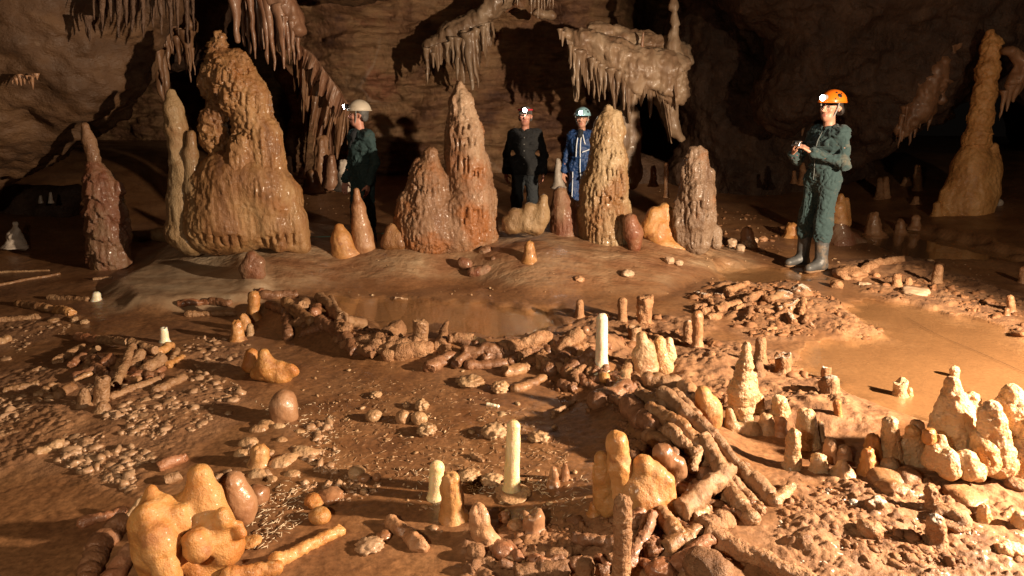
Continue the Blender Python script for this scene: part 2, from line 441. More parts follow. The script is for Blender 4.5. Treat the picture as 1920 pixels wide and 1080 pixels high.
M['frost'] = rock('frosted_pale_calcite', [(.38, .20, .085), (.47, .30, .155), (.53, .39, .25)], 7., (1, 1, .8), (.4, .7), ((150, .004), (40, .008)), top=((.62, .50, .36), .66), dirt=((.42, .21, .07), 5., .55), coat=.15, sss=.3, knob=(80, .006))
M['tube'] = rock('mud_stained_tube', [(0.16, 0.07, 0.028), (0.24, 0.113, 0.048), (0.32, 0.167, 0.074), (0.368, 0.217, 0.112)], 11., (1, 1, 1), (.3, .65), ((130, .003), (40, .007)), dirt=(MUD, 9., .52), coat=.08)
M['tubepale'] = rock('pale_tube', [(0.202, 0.098, 0.044), (0.289, 0.156, 0.076), (0.354, 0.21, 0.111)], 13., (1, 1, 1), (.35, .65), ((130, .003), (45, .008)), dirt=(MUD, 8., .60), knob=(75, .005))
M['tubered'] = rock('reddish_tube', [(0.17, 0.062, 0.027), (0.272, 0.115, 0.055), (0.34, 0.173, 0.094)], 9., (1, 1, 1), (.25, .55), ((130, .003), (40, .007)), dirt=(MUD, 9., .58), coat=.2)
M['tubefrost'] = rock('frosted_tube', [(0.169, 0.08, 0.034), (0.246, 0.13, 0.062), (0.31, 0.187, 0.1)], 10., (1, 1, 1), (.4, .7), ((130, .004), (40, .008)), dirt=(MUD, 7., .56), top=((.46, .34, .22), .74))
M['tubedark'] = rock('mud_and_shade_tube', [(.12, .05, .022), (.19, .085, .04), (.26, .13, .065)], 10., (1, 1, 1), (.3, .6), ((110, .004), (35, .01)), coat=.1)  # dark mud tone, also used as painted shade on pieces lying in shadow
M['mudlump'] = rock('mud_lump', [MUDD, MUD, MUDL], 12., (1, 1, 1), (.45, .75), ((140, .006), (45, .012)), spec=.35)
M['mudcrust'] = rock('mud_crusted_calcite', [MUD, (.30, .15, .07), (.40, .23, .12)], 14., (1, 1, 1), (.45, .75), ((160, .005), (50, .01)), knob=(90, .005), spec=.35)
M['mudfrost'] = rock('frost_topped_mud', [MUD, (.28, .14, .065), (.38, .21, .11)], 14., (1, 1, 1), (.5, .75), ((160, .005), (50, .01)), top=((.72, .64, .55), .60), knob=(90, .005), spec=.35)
M['gravel'] = rock('calcite_gravel', [(0.221, 0.111, 0.051), (0.323, 0.187, 0.102), (0.399, 0.255, 0.153)], 18., (1, 1, 1), (.3, .6), ((160, .002),), vary=0, coat=.1)
M['crumb'] = rock('mud_crumb', [(.13, .055, .024), (.22, .10, .042), (.30, .15, .07)], 16., (1, 1, 1), (.5, .8), ((160, .004),), vary=0, spec=.3)
M['straw'] = rock('pale_calcite_straws', [(.45, .32, .2), (.66, .52, .36)], 14., (1, 1, 1), (.35, .6), (), vary=0)
M['chip'] = rock('pale_rock_chip', [(.36, .22, .13), (.5, .36, .24)], 14., (1, 1, 1), (.35, .6), ((160, .002),), vary=.1)
M['drape'] = rock('brown_drapery', [(.13, .06, .03), (.26, .13, .065), (.36, .20, .11)], 4., (1, 1, .25), (.35, .6), ((60, .004), (14, .012)), coat=.1)
M['drapered'] = rock('reddish_drapery', [(0.171, 0.072, 0.038), (0.27, 0.135, 0.077), (0.342, 0.198, 0.128)], 4., (1, 1, .25), (.3, .55), ((60, .004), (16, .01)), coat=.15)
M['drapepale'] = rock('pale_drapery', [(0.145, 0.076, 0.043), (0.255, 0.162, 0.098), (0.357, 0.255, 0.17)], 4., (1, 1, .2), (.35, .6), ((60, .004), (14, .012)), coat=.1)
M['column'] = rock('orange_column', [(0.35, 0.154, 0.053), (0.525, 0.261, 0.085), (0.65, 0.356, 0.138)], 4., (1, 1, .6), (.4, .65), ((60, .005), (16, .012)), knob=(20, .015))
M['shaderock'] = rock('shade_toned_cave_rock', [(.035, .019, .012), (.070, .037, .022), (.115, .064, .038)], 2.2, (1, 1, .8), (.45, .75), ((60, .008), (16, .03), (5, .06)), spec=.3)  # base colour darkened to stand in for rock the key lamp leaves unlit
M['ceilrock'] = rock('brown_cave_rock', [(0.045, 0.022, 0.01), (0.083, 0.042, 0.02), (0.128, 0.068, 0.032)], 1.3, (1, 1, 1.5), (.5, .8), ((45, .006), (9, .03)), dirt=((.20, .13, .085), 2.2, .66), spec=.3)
M['crystal'] = rock('dull_white_crystal', [(.4, .32, .26), (.58, .5, .42)], 12., (1, 1, 1), (.3, .6), ((90, .004),))

def wall_mat():
    m, ns, ln = nodes('layered_cave_wall')
    out = N(ns, 'ShaderNodeOutputMaterial'); b = N(ns, 'ShaderNodeBsdfPrincipled'); ln.new(b.outputs[0], out.inputs[0])
    geo = N(ns, 'ShaderNodeNewGeometry')
    n0 = N(ns, 'ShaderNodeTexNoise', Scale=.8, Detail=9., Roughness=.68); ln.new(geo.outputs['Position'], n0.inputs['Vector'])
    r0 = ramp(ns, [(.10, .046, .028), (.19, .095, .048), (.26, .15, .075), (.22, .095, .05)], .36, .64); ln.new(n0.outputs['Fac'], r0.inputs[0])
    mp = N(ns, 'ShaderNodeMapping'); mp.inputs['Scale'].default_value = (.6, .6, 4.2); mp.inputs['Rotation'].default_value = (0, .10, 0); ln.new(geo.outputs['Position'], mp.inputs['Vector'])
    n1 = N(ns, 'ShaderNodeTexNoise', Scale=2.6, Detail=8., Roughness=.7); ln.new(mp.outputs[0], n1.inputs['Vector'])
    r1 = ramp(ns, [(.62, .6, .58), (1.2, 1.18, 1.15)], .35, .65); ln.new(n1.outputs['Fac'], r1.inputs[0])
    mu = N(ns, 'ShaderNodeMix', data_type='RGBA', blend_type='MULTIPLY'); mu.inputs[0].default_value = 1; ln.new(r0.outputs[0], mu.inputs[6]); ln.new(r1.outputs[0], mu.inputs[7])
    # pale mineral veins
    mv = N(ns, 'ShaderNodeMapping'); mv.inputs['Scale'].default_value = (1, 1, .55); ln.new(geo.outputs['Position'], mv.inputs['Vector'])
    nz = N(ns, 'ShaderNodeTexNoise', Scale=1.5, Detail=4.); ln.new(mv.outputs[0], nz.inputs['Vector'])
    ad = N(ns, 'ShaderNodeMix', data_type='RGBA'); ad.inputs[0].default_value = .35; ln.new(mv.outputs[0], ad.inputs[6]); ln.new(nz.outputs['Color'], ad.inputs[7])
    vo = N(ns, 'ShaderNodeTexVoronoi', Scale=1.5); vo.feature = 'DISTANCE_TO_EDGE'; ln.new(ad.outputs[2], vo.inputs['Vector'])
    rv = ramp(ns, [(1, 1, 1), (0, 0, 0)], 0., .035); ln.new(vo.outputs['Distance'], rv.inputs[0])
    nm = N(ns, 'ShaderNodeTexNoise', Scale=.8, Detail=3.); ln.new(geo.outputs['Position'], nm.inputs['Vector'])
    rm = ramp(ns, [(0, 0, 0), (.55, .55, .55)], .5, .68); ln.new(nm.outputs['Fac'], rm.inputs[0])
    mm = N(ns, 'ShaderNodeMix', data_type='RGBA', blend_type='MULTIPLY'); mm.inputs[0].default_value = 1; ln.new(rv.outputs[0], mm.inputs[6]); ln.new(rm.outputs[0], mm.inputs[7])
    mx = N(ns, 'ShaderNodeMix', data_type='RGBA'); ln.new(mm.outputs[2], mx.inputs[0]); ln.new(mu.outputs[2], mx.inputs[6]); mx.inputs[7].default_value = (.34, .25, .19, 1)
    ln.new(mx.outputs[2], b.inputs['Base Color']); b.inputs['Roughness'].default_value = .62; b.inputs['Specular IOR Level'].default_value = .35
    bp = N(ns, 'ShaderNodeBump', Strength=1., Distance=.012); ln.new(n1.outputs['Fac'], bp.inputs['Height'])
    n2 = N(ns, 'ShaderNodeTexNoise', Scale=14., Detail=6., Roughness=.65); ln.new(geo.outputs['Position'], n2.inputs['Vector'])
    b2 = N(ns, 'ShaderNodeBump', Strength=1., Distance=.05); ln.new(n2.outputs['Fac'], b2.inputs['Height']); ln.new(bp.outputs[0], b2.inputs['Normal']); ln.new(b2.outputs[0], b.inputs['Normal'])
    return m
M['wall'] = wall_mat()

def floor_mat():
    """mud, flowstone and crumb kinds follow the 'kinds' attribute (R flowstone, G dry crumbly mud, B sheet-wet silt)"""
    m, ns, ln = nodes('cave_floor_mud')
    out = N(ns, 'ShaderNodeOutputMaterial'); b = N(ns, 'ShaderNodeBsdfPrincipled'); ln.new(b.outputs[0], out.inputs[0])
    geo = N(ns, 'ShaderNodeNewGeometry'); at = N(ns, 'ShaderNodeAttribute'); at.attribute_name = 'kinds'
    sp_ = N(ns, 'ShaderNodeSeparateColor'); ln.new(at.outputs['Color'], sp_.inputs[0])
    def noise(s, d=6., r=.62, vec=None):
        n = N(ns, 'ShaderNodeTexNoise', Scale=s, Detail=d, Roughness=r); ln.new(vec or geo.outputs['Position'], n.inputs['Vector']); return n
    n1 = noise(2.3); r1 = ramp(ns, [(.155, .066, .027), (.225, .105, .044), (.28, .14, .062)], .34, .68); ln.new(n1.outputs['Fac'], r1.inputs[0])
    n1b = noise(38., 5., .7); r1b = ramp(ns, [(.62, .6, .58), (1.2, 1.2, 1.2)], .36, .66); ln.new(n1b.outputs['Fac'], r1b.inputs[0])
    mu = N(ns, 'ShaderNodeMix', data_type='RGBA', blend_type='MULTIPLY'); mu.inputs[0].default_value = 1; ln.new(r1.outputs[0], mu.inputs[6]); ln.new(r1b.outputs[0], mu.inputs[7])
    mp = N(ns, 'ShaderNodeMapping'); mp.inputs['Scale'].default_value = (.85, 1.5, 1); ln.new(geo.outputs['Position'], mp.inputs['Vector'])
    n2 = noise(2.2, 8., .65, mp.outputs[0]); r2 = ramp(ns, [(.15, .064, .029), (.22, .108, .052), (.28, .165, .09), (.35, .24, .145)], .32, .68); ln.new(n2.outputs['Fac'], r2.inputs[0])
    mx = N(ns, 'ShaderNodeMix', data_type='RGBA'); ln.new(sp_.outputs[0], mx.inputs[0]); ln.new(mu.outputs[2], mx.inputs[6]); ln.new(r2.outputs[0], mx.inputs[7])
    ap = N(ns, 'ShaderNodeMix', data_type='RGBA'); ln.new(at.outputs['Alpha'], ap.inputs[0]); ln.new(mx.outputs[2], ap.inputs[6])
    r2b = ramp(ns, [(.20, .11, .06), (.34, .23, .14), (.44, .33, .22)], .32, .62); ln.new(n2.outputs['Fac'], r2b.inputs[0]); ln.new(r2b.outputs[0], ap.inputs[7])
    n3 = noise(7., 7., .7); r3 = ramp(ns, [(.13, .055, .022), (.24, .115, .05), (.33, .17, .08)], .34, .66); ln.new(n3.outputs['Fac'], r3.inputs[0])
    mx2 = N(ns, 'ShaderNodeMix', data_type='RGBA'); ln.new(sp_.outputs[1], mx2.inputs[0]); ln.new(ap.outputs[2], mx2.inputs[6]); ln.new(r3.outputs[0], mx2.inputs[7])
    silt = N(ns, 'ShaderNodeMix', data_type='RGBA'); sf = N(ns, 'ShaderNodeMath', operation='MULTIPLY'); ln.new(sp_.outputs[2], sf.inputs[0]); sf.inputs[1].default_value = .5; ln.new(sf.outputs[0], silt.inputs[0]); ln.new(mx2.outputs[2], silt.inputs[6]); silt.inputs[7].default_value = (.36, .205, .10, 1)
    ln.new(silt.outputs[2], b.inputs['Base Color'])
    # wetness
    n4 = noise(1.7, 5.); mr = N(ns, 'ShaderNodeMapRange'); mr.inputs[1].default_value = .38; mr.inputs[2].default_value = .62; mr.inputs[3].default_value = .34; mr.inputs[4].default_value = .6; ln.new(n4.outputs['Fac'], mr.inputs[0])
    ma = N(ns, 'ShaderNodeMath', operation='MULTIPLY_ADD'); ln.new(sp_.outputs[1], ma.inputs[0]); ma.inputs[1].default_value = .35; ln.new(mr.outputs[0], ma.inputs[2])
    mb = N(ns, 'ShaderNodeMath', operation='MULTIPLY_ADD'); ln.new(sp_.outputs[2], mb.inputs[0]); mb.inputs[1].default_value = -.3; ln.new(ma.outputs[0], mb.inputs[2]); mb.use_clamp = True
    ln.new(mb.outputs[0], b.inputs['Roughness'])
    b.inputs['Coat Weight'].default_value = .12; b.inputs['Coat Roughness'].default_value = .2
    n5 = noise(60., 6., .65); n6 = noise(16., 5.)
    bs = N(ns, 'ShaderNodeMath', operation='MULTIPLY_ADD'); ln.new(sp_.outputs[1], bs.inputs[0]); bs.inputs[1].default_value = .75; bs.inputs[2].default_value = .3
    bp = N(ns, 'ShaderNodeBump', Distance=.006); ln.new(n5.outputs['Fac'], bp.inputs['Height']); ln.new(bs.outputs[0], bp.inputs['Strength'])
    b2 = N(ns, 'ShaderNodeBump', Distance=.012); ln.new(n6.outputs['Fac'], b2.inputs['Height']); ln.new(bs.outputs[0], b2.inputs['Strength']); ln.new(bp.outputs[0], b2.inputs['Normal'])
    n7 = noise(9., 5., .6, mp.outputs[0])
    b3 = N(ns, 'ShaderNodeBump', Distance=.03); ln.new(n7.outputs['Fac'], b3.inputs['Height']); ln.new(sp_.outputs[0], b3.inputs['Strength']); ln.new(b2.outputs[0], b3.inputs['Normal'])
    ln.new(b3.outputs[0], b.inputs['Normal'])
    return m
M['floor'] = floor_mat()
def water_mat():
    m, ns, ln = nodes('still_cave_water')
    out = N(ns, 'ShaderNodeOutputMaterial'); fr = N(ns, 'ShaderNodeFresnel', IOR=1.33); tr = N(ns, 'ShaderNodeBsdfTransparent'); gl = N(ns, 'ShaderNodeBsdfGlossy', Roughness=.03)
    tr.inputs[0].default_value = (.95, .92, .87, 1); mx = N(ns, 'ShaderNodeMixShader')
    g2 = N(ns, 'ShaderNodeNewGeometry'); inv = N(ns, 'ShaderNodeMath', operation='SUBTRACT'); inv.inputs[0].default_value = 1; ln.new(g2.outputs['Backfacing'], inv.inputs[1])
    ff = N(ns, 'ShaderNodeMath', operation='MULTIPLY'); ln.new(fr.outputs[0], ff.inputs[0]); ln.new(inv.outputs[0], ff.inputs[1])
    ln.new(ff.outputs[0], mx.inputs[0]); ln.new(tr.outputs[0], mx.inputs[1]); ln.new(gl.outputs[0], mx.inputs[2]); ln.new(mx.outputs[0], out.inputs[0])
    geo = N(ns, 'ShaderNodeNewGeometry'); n = N(ns, 'ShaderNodeTexNoise', Scale=6., Detail=3.); ln.new(geo.outputs['Position'], n.inputs['Vector'])
    bp = N(ns, 'ShaderNodeBump', Strength=.25, Distance=.004); ln.new(n.outputs['Fac'], bp.inputs['Height']); ln.new(bp.outputs[0], gl.inputs['Normal'])
    return m
M['water'] = water_mat()
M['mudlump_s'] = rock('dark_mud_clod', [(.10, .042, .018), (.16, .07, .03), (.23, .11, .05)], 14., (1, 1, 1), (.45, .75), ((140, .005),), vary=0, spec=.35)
M['chipmix'] = rock('mixed_chips', [(.22, .11, .05), (.34, .2, .1), (.5, .36, .22)], 3., (1, 1, 1), (.35, .6), ((160, .002),), vary=0)
M['frostmix'] = rock('frost_chips', [(.34, .22, .13), (.55, .45, .36), (.7, .63, .56)], 6., (1, 1, 1), (.5, .7), ((160, .003),), vary=0)
M['strawd'] = rock('brown_calcite_straws', [(.26, .14, .07), (.40, .25, .13)], 14., (1, 1, 1), (.35, .6), (), vary=0)
M['flow_grey'] = rock('grey_brown_flowstone', [(.10,.05,.028),(.175,.105,.062),(.235,.155,.10),(.34,.25,.17)], 3., (1, 1, .25), (.34, .66), ((230, .004), (75, .005), (22, .008)), coat=.10, knob=(95, .004), dirt=((.24, .09, .025), 1.4, .56))
# ------------------------------------------------------------------ the setting
def wpoly(pp): return [tuple(G0(a, b)[:2]) for a, b in pp]
CRUMB = [wpoly(p) for p in (
    [(1290, 560), (1330, 535), (1480, 520), (1560, 560), (1640, 600), (1700, 640), (1600, 640), (1500, 630), (1400, 640), (1380, 600)],
    [(1200, 620), (1500, 670), (1560, 740), (1640, 790), (1620, 830), (1430, 820), (1340, 760), (1220, 690)],
    [(1560, 505), (1700, 480), (1920, 560), (1990, 640), (1800, 600), (1640, 560)],
    [(1440, 960), (1560, 905), (1700, 880), (1990, 900), (2050, 1150), (1500, 1150)],
    [(900, 1000), (1100, 985), (1300, 1000), (1400, 1150), (860, 1150)],
    [(1050, 590), (1330, 600), (1330, 680), (1150, 700), (1060, 660)],
    [(1840, 600), (1990, 610), (1990, 690), (1860, 640)])]
POP = [wpoly(p) for p in (
    [(-60, 700), (120, 690), (330, 740), (420, 690), (470, 760), (330, 860), (250, 930), (100, 880), (-60, 860)],
    [(-60, 590), (140, 600), (120, 640), (-60, 680)],
    [(340, 640), (460, 630), (480, 700), (360, 740)])]
def soft(polys, x, y, s=.12):
    """how much a point lies in any polygon, edges ragged and blurred"""
    acc = np.zeros(np.shape(x))
    w = v2(x, y, 3.1, 5) * .22 + v2(x, y, 12, 9) * .08
    for poly in polys: acc = np.maximum(acc, 1 - sstep(-s, s, polydist(x, y, poly) + w))
    return acc

def build_floor():
    ys = [1.25]
    while ys[-1] < 22: ys.append(ys[-1] + max(.0042, ys[-1] ** 2 * .00082 if ys[-1] > 2.2 else .0042))
    ys = np.array(ys); ts = np.linspace(-1.08, 1.08, 860)
    Y, T = np.meshgrid(ys, ts, indexing='ij'); X = T * (Y + .9)
    Z = H(X, Y)
    m = sstep(0, .25, mound(X, Y)); pool = poolmask(X, Y)
    cr = soft(CRUMB, X, Y); pp = soft(POP, X, Y)
    dry = 1 - pool
    near = 1 - sstep(5, 9, Y)
    # mud relief
    Z += dry * (1 - m) * (.010 * v2(X, Y, 3.5, 21, 4) + .005 * v2(X, Y, 14, 31, 3))
    Z += m * (.035 * v2(X * .6, Y * 1.6, 2.2, 41, 4) + .006 * v2(X, Y, 16, 43, 2))
    cl = np.clip(v2(X, Y, 4.5, 51, 3) * 1.6 + .45, 0, 1)
    cells = 1 - np.clip(worley2(X * 24 + v2(X, Y, 9, 3, 2), Y * 24, 4), 0, 1)
    cells2 = 1 - np.clip(worley2(X * 55, Y * 55, 6), 0, 1)
    Z += cr * dry * ((.030 * cells + .012 * cells2) * cl + .02 * v2(X, Y, 9, 61, 4))
    Z += pp * dry * ((.018 * cells + .010 * cells2) * np.clip(v2(X, Y, 3.2, 71, 3) * 2 + .5, 0, 1))
    # small ripples and pits everywhere
    pit = np.clip(v2(X, Y, 2.1, 81, 3) * 3, 0, 1)
    Z += dry * (1 - m) * near * .005 * pit * (cells2 - .5)
    Z = np.where(pool < .35, np.maximum(Z, .0015), Z)
    n, k = Y.shape
    V = np.stack([X.ravel(), Y.ravel(), Z.ravel()], 1)
    i = (np.arange(n - 1)[:, None] * k + np.arange(k - 1)[None]).ravel()
    q = np.stack([i, i + 1, i + 1 + k, i + k], 1)
    o = mk('cave_floor', V, q, M['floor']); tag(o, kind='structure')
    ca = o.data.color_attributes.new('kinds', 'FLOAT_COLOR', 'POINT')
    apron = 1 - sstep(-.12, .12, polydist(X, Y, APRON) + .15 * v2(X, Y, 4, 93, 3))
    mj = np.clip(m * 1.25 + .3 * v2(X, Y, 3, 91, 4) * (m > .02), 0, 1)
    ca.data.foreach_set('color', np.stack([mj.ravel(), np.maximum(cr, pp * .8).ravel(), pool.ravel(), apron.ravel()], 1).astype(F32).ravel())
    return o
build_floor()
w = mk('pool_water', [(-9, 3.3, -.004), (9, 3.3, -.004), (9, 9.2, -.004), (-9, 9.2, -.004)], np.array([[0, 1, 2, 3]]), M['water'])
tag(w, kind='structure')

def grid_wall(name, nx, nz, fn, mat):
    u, v = np.meshgrid(np.linspace(0, 1, nx), np.linspace(0, 1, nz), indexing='ij')
    V = fn(u.ravel(), v.ravel())
    i = (np.arange(nx - 1)[:, None] * nz + np.arange(nz - 1)[None]).ravel()
    o = mk(name, V, np.stack([i, i + nz, i + nz + 1, i + 1], 1), mat)
    return tag(o, kind='structure')
def back(u, v):
    x = -15 + 30 * u; z = -.6 + 7.6 * v
    y = 13.4 + .05 * (x + 1.5) ** 2 * (x > -1.5) * .6
    y = y - 1.6 * sstep(2.9, 5.2, z + .22 * x * (x < 0) * 0) * sstep(-6, -3.5, x) * (1 - sstep(.5, 2.5, x))     # the wall leans out overhead
    y = y + 4.5 * sstep(-4.35, -5.0, x + .15 * np.sin(z * 3)) * (1 - sstep(3.6, 4.6, z))                       # the passage on the left
    y = y + 2.5 * sstep(1.8, 3.4, x) * sstep(-.2, .6, z)                                                     # recess behind the canopy
    y = y + 4. * sstep(5.5, 7., x)
    p = np.stack([x, y * .6, z], 1)
    d = .55 * fbm(p * .55, 3, 3) + .22 * fbm(p * np.array([.8, 1, 2.6]), 13, 4) + .10 * np.abs(fbm(p * np.array([1., 1, 4.5]), 17, 4))
    d = d + .10 * fbm(p * np.array([2.5, 2.5, 6.]), 19, 4) + .035 * fbm(p * np.array([9., 9, 12.]), 29, 3) + .12 * sstep(.05, .25, fbm(p * np.array([.7, 1, 3.2]), 37, 3))
    bulge = .35 * sstep(.3, .9, fbm(p * np.array([.9, 1, .7]), 23, 2) + .5) * sstep(2.2, 3.4, z)
    y = y - d - bulge
    return np.stack([x, y, z], 1)
grid_wall('cave_wall', 1000, 300, back, M['wall'])
def side(sx):
    def f(u, v):
        y = -1 + 19 * u; z = -.6 + 7.6 * v
        x = np.full_like(y, 12.5 if sx > 0 else -12.5)
        p = np.stack([y, z, x], 1)
        d = fbm(p * .5, 33 + int(sx), 4) * .9 + fbm(p * 2, 35, 3) * .15
        return np.stack([x + sx * d, y, z], 1)
    return f
grid_wall('side_wall', 120, 50, side(-1), M['shaderock'])
grid_wall('side_wall', 120, 50, side(1), M['shaderock'])
def roof(u, v):
    x = -13 + 26 * u; y = -1.5 + 19 * v
    p = np.stack([x, y, x * 0], 1)
    return np.stack([x, y, 5.6 + .9 * fbm(p * .4, 43, 4) + .2 * fbm(p * 1.7, 45, 3)], 1)
grid_wall('cave_ceiling', 120, 90, roof, M['ceilrock'])

# ------------------------------------------------------------------ flowstone masses
def pp(d, *prims):
    """prims in photo pixels at distance d: (x1,y1,r1, x2,y2,r2 [, dy offset in metres [, dy of the second end]])"""
    out = []
    for q in prims:
        o1 = q[6] if len(q) > 6 else 0.; o2 = q[7] if len(q) > 7 else o1
        a = P(q[0], q[1], d + o1); b = P(q[3], q[4], d + o2)
        out.append((*a, *b, q[2] * mpp(a), q[5] * mpp(b)))
    return out
def orient(v, f):
    q = f[0]; a = v[q[:, 0]]; b = v[q[:, 1]]; c = v[q[:, 2]]
    vol = (a * np.cross(b, c)).sum()
    if q.shape[1] == 4: vol += (a * np.cross(c, v[q[:, 3]])).sum()
    return [x[:, ::-1].copy() for x in f] if vol < 0 else f
def rowslots(d, *rows):
    rs = np.random.RandomState(5); out = []
    for x, y, n, step, ln_, r in rows:
        for i in range(n): out.append((x + i * step + rs.uniform(-1.5, 1.5), y + rs.uniform(-4, 4), ln_ * rs.uniform(.6, 1.3), r * rs.uniform(.75, 1.2), d))
    return out
def mass(name, prims, mat, h=.014, k=.06, parent=None, amp=.012, knob=(14., .018), tiers=None, fine=(40, .004), carve=(), origin=None, seed=1, kmap=None, flute=None, sink=None, slots=(), even=False):
    s = Sdf(prims, h, k)
    for c in carve: s.add(c, .02, True)
    for x, y, ln_, r, d_ in slots:      # narrow dark recesses between hanging drips
        a = P(x, y, d_); b = P(x, y + ln_, d_); m = mpp(a); ends = []
        for e_ in (a, b):
            i = int(round((e_[0] - s.lo[0]) / s.h)); kz = int(round((e_[2] - s.lo[2]) / s.h))
            if not (0 <= i < s.n[0] and 0 <= kz < s.n[2]): break
            j = np.nonzero(s.F[i, :, kz] < 0)[0]
            if not len(j): break
            ends.append((e_[0], s.lo[1] + s.h * j.min() + .01, e_[2]))
        if len(ends) == 2: s.add((*ends[0], *ends[1], r * m * 1.1, r * m * .7), .02, True)
    v, q = s.mesh()
    f = orient(v, [q]); n = normals(v, f)
    side_ = np.clip(1 - np.abs(n[:, 2]) * .9, 0, 1)
    d = amp * fbm(v * 6, seed, 3)
    if knob:
        gate = 1. if even else np.clip(fbm(v * np.array([1.8, 1.8, 2.6]), seed + 5, 3) * 3.2 + .35, .06, 1)
        wv = v.copy(); wv[:, 2] *= .8
        d = d + knob[1] * gate * (.55 - np.clip(worley(wv * knob[0], seed), 0, 1))
    if flute:     # narrow vertical ribs
        wv = v * np.array([flute[0], flute[0], flute[0] * .12])
        d = d + flute[1] * side_ * np.abs(fbm(wv, seed + 9, 2))
    if tiers:     # (height step, depth, roughness of the fringe)
        T, A, fr = tiers
        st = v[:, 2] / T + .9 * fbm(v * np.array([1.6, 1.6, .8]), seed + 20, 2) + fr * fbm(v * np.array([26, 26, 3.]), seed + 21, 2)
        sfr = st - np.floor(st)
        gate = np.clip(fbm(v * 1.8, seed + 25, 2) * 2.2 + .55, 0, 1)
        d = d + A * gate * side_ * ((1 - sfr) - .5) * 1.2
    if fine: d = d + fine[1] * fbm(v * fine[0], seed + 30, 2)
    v = v + n * d[:, None]
    if origin is None: origin = np.array([*(v[:, :2].mean(0)), v[:, 2].min()])
    return mk(name, v, f, M[mat], parent, origin=origin)
def formation(name, label, cat, base, parts, group=None):
    """parts: list of (part name, prims, material, kwargs)"""
    if len(parts) == 1:
        nm, pr, mt, kw = parts[0]
        o = mass(name, pr, mt, origin=base, **kw)
    else:
        o = empty(name, base)
        for nm, pr, mt, kw in parts: mass(nm, pr, mt, parent=o, origin=base, **kw)
    return tag(o, label, cat, group)

d1 = G(445, 470)[1]
formation('stalagmite_formation', 'huge orange brown flowstone castle with a tall knobbly tower, largest formation at left', 'stalagmite', G(445, 468), [
    ('flowstone_base', pp(d1, (440, 345, 58, 425, 405, 66), (500, 372, 50, 515, 415, 36), (385, 345, 36, 395, 420, 46), (430, 330, 46, 490, 335, 48), (528, 372, 36, 548, 408, 24, .05), (556, 405, 11, 566, 462, 9), (430, 425, 46, 400, 430, 44, -.02), (460, 425, 40, 500, 432, 32, .0), (520, 425, 30, 540, 435, 20, .02), (545, 440, 8, 548, 464, 6, .0), (520, 445, 8, 522, 464, 7, -.1), (560, 430, 10, 570, 464, 12, .1)),
     'flow_orange', dict(k=.12, knob=(16, .010), tiers=(.5, .012, .6), flute=(20, .022), fine=(45, .008), slots=rowslots(d1, (505, 440, 5, 12, 16, 4), (395, 432, 6, 14, 20, 3)), seed=3)),
    ('tower', pp(d1, (412, 66, 8, 410, 84, 13), (408, 95, 17, 418, 120, 32), (442, 120, 26, 455, 165, 40), (400, 130, 18, 396, 158, 20), (430, 140, 42, 450, 180, 44), (470, 185, 34, 475, 228, 34), (490, 250, 36, 500, 318, 34), (455, 262, 20, 448, 312, 26, -.12), (402, 180, 16, 406, 215, 16), (398, 225, 22, 402, 262, 25), (406, 262, 17, 406, 296, 10), (438, 112, 9, 440, 100, 5), (462, 210, 24, 470, 300, 28)),
     'flow_orange', dict(k=.045, h=.012, knob=(20, .035), tiers=(.26, .05, 1.0), flute=(30, .03), fine=(50, .012), slots=rowslots(d1, (386, 168, 4, 10, 26, 3.4), (446, 178, 6, 9, 30, 3.4), (388, 258, 4, 8, 22, 3), (452, 246, 5, 8, 14, 3), (470, 132, 3, 9, 8, 3), (420, 205, 2, 10, 60, 5)), seed=5)),
    ('pillar', pp(d1 - .05, (321, 172, 7, 325, 205, 15), (325, 205, 16, 330, 240, 19), (330, 240, 19, 336, 300, 15), (336, 300, 16, 338, 360, 20), (350, 318, 20, 344, 380, 26), (342, 385, 27, 348, 430, 32), (340, 438, 30, 362, 450, 30)),
     'flow_cream', dict(k=.05, knob=(12, .014), tiers=(.5, .02, .5), flute=(14, .015), seed=7)),
    ('pillar', pp(d1 - .1, (359, 252, 8, 358, 285, 12), (357, 290, 12, 366, 350, 18), (366, 350, 18, 378, 440, 26)), 'flow_cream', dict(k=.05, knob=(12, .012), seed=8)),
])
d2 = 7.05
formation('stalagmite_formation', 'double flowstone stalagmite with pinkish pointed spire and lower orange twin, centre of the mound', 'stalagmite', P(845, 455, d2), [
    ('body', pp(d2, (861, 158, 7, 864, 185, 16), (865, 195, 21, 870, 245, 31), (870, 250, 32, 872, 290, 37), (878, 320, 41, 882, 370, 43), (885, 375, 42, 892, 435, 38), (870, 400, 40, 875, 440, 40, -.05), (908, 420, 18, 914, 445, 14)) + pp(d2 - .12, (808, 288, 13, 804, 330, 26), (803, 340, 32, 800, 420, 44), (783, 302, 6, 778, 345, 13), (770, 380, 24, 760, 430, 24), (800, 420, 46, 805, 442, 48), (850, 400, 34, 850, 440, 44, .06), (842, 370, 20, 846, 410, 30, .08), (775, 430, 30, 770, 446, 32)),
     'flow_pink', dict(k=.075, h=.012, knob=(26, .014), tiers=(.38, .026, 1.1), flute=(28, .02), fine=(55, .009), slots=rowslots(d2, (858, 238, 3, 11, 9, 3), (856, 262, 5, 8, 18, 2.6), (854, 292, 4, 9, 22, 2.6), (872, 388, 5, 8, 20, 3), (890, 318, 3, 7, 12, 2.4), (788, 346, 5, 9, 12, 2.6)), seed=11)),
    ('foot', pp(d2 - .25, (733, 428, 10, 730, 455, 16), (748, 440, 12, 750, 455, 15)), 'flow_orange', dict(k=.05, seed=13)),
])
d3 = 6.95
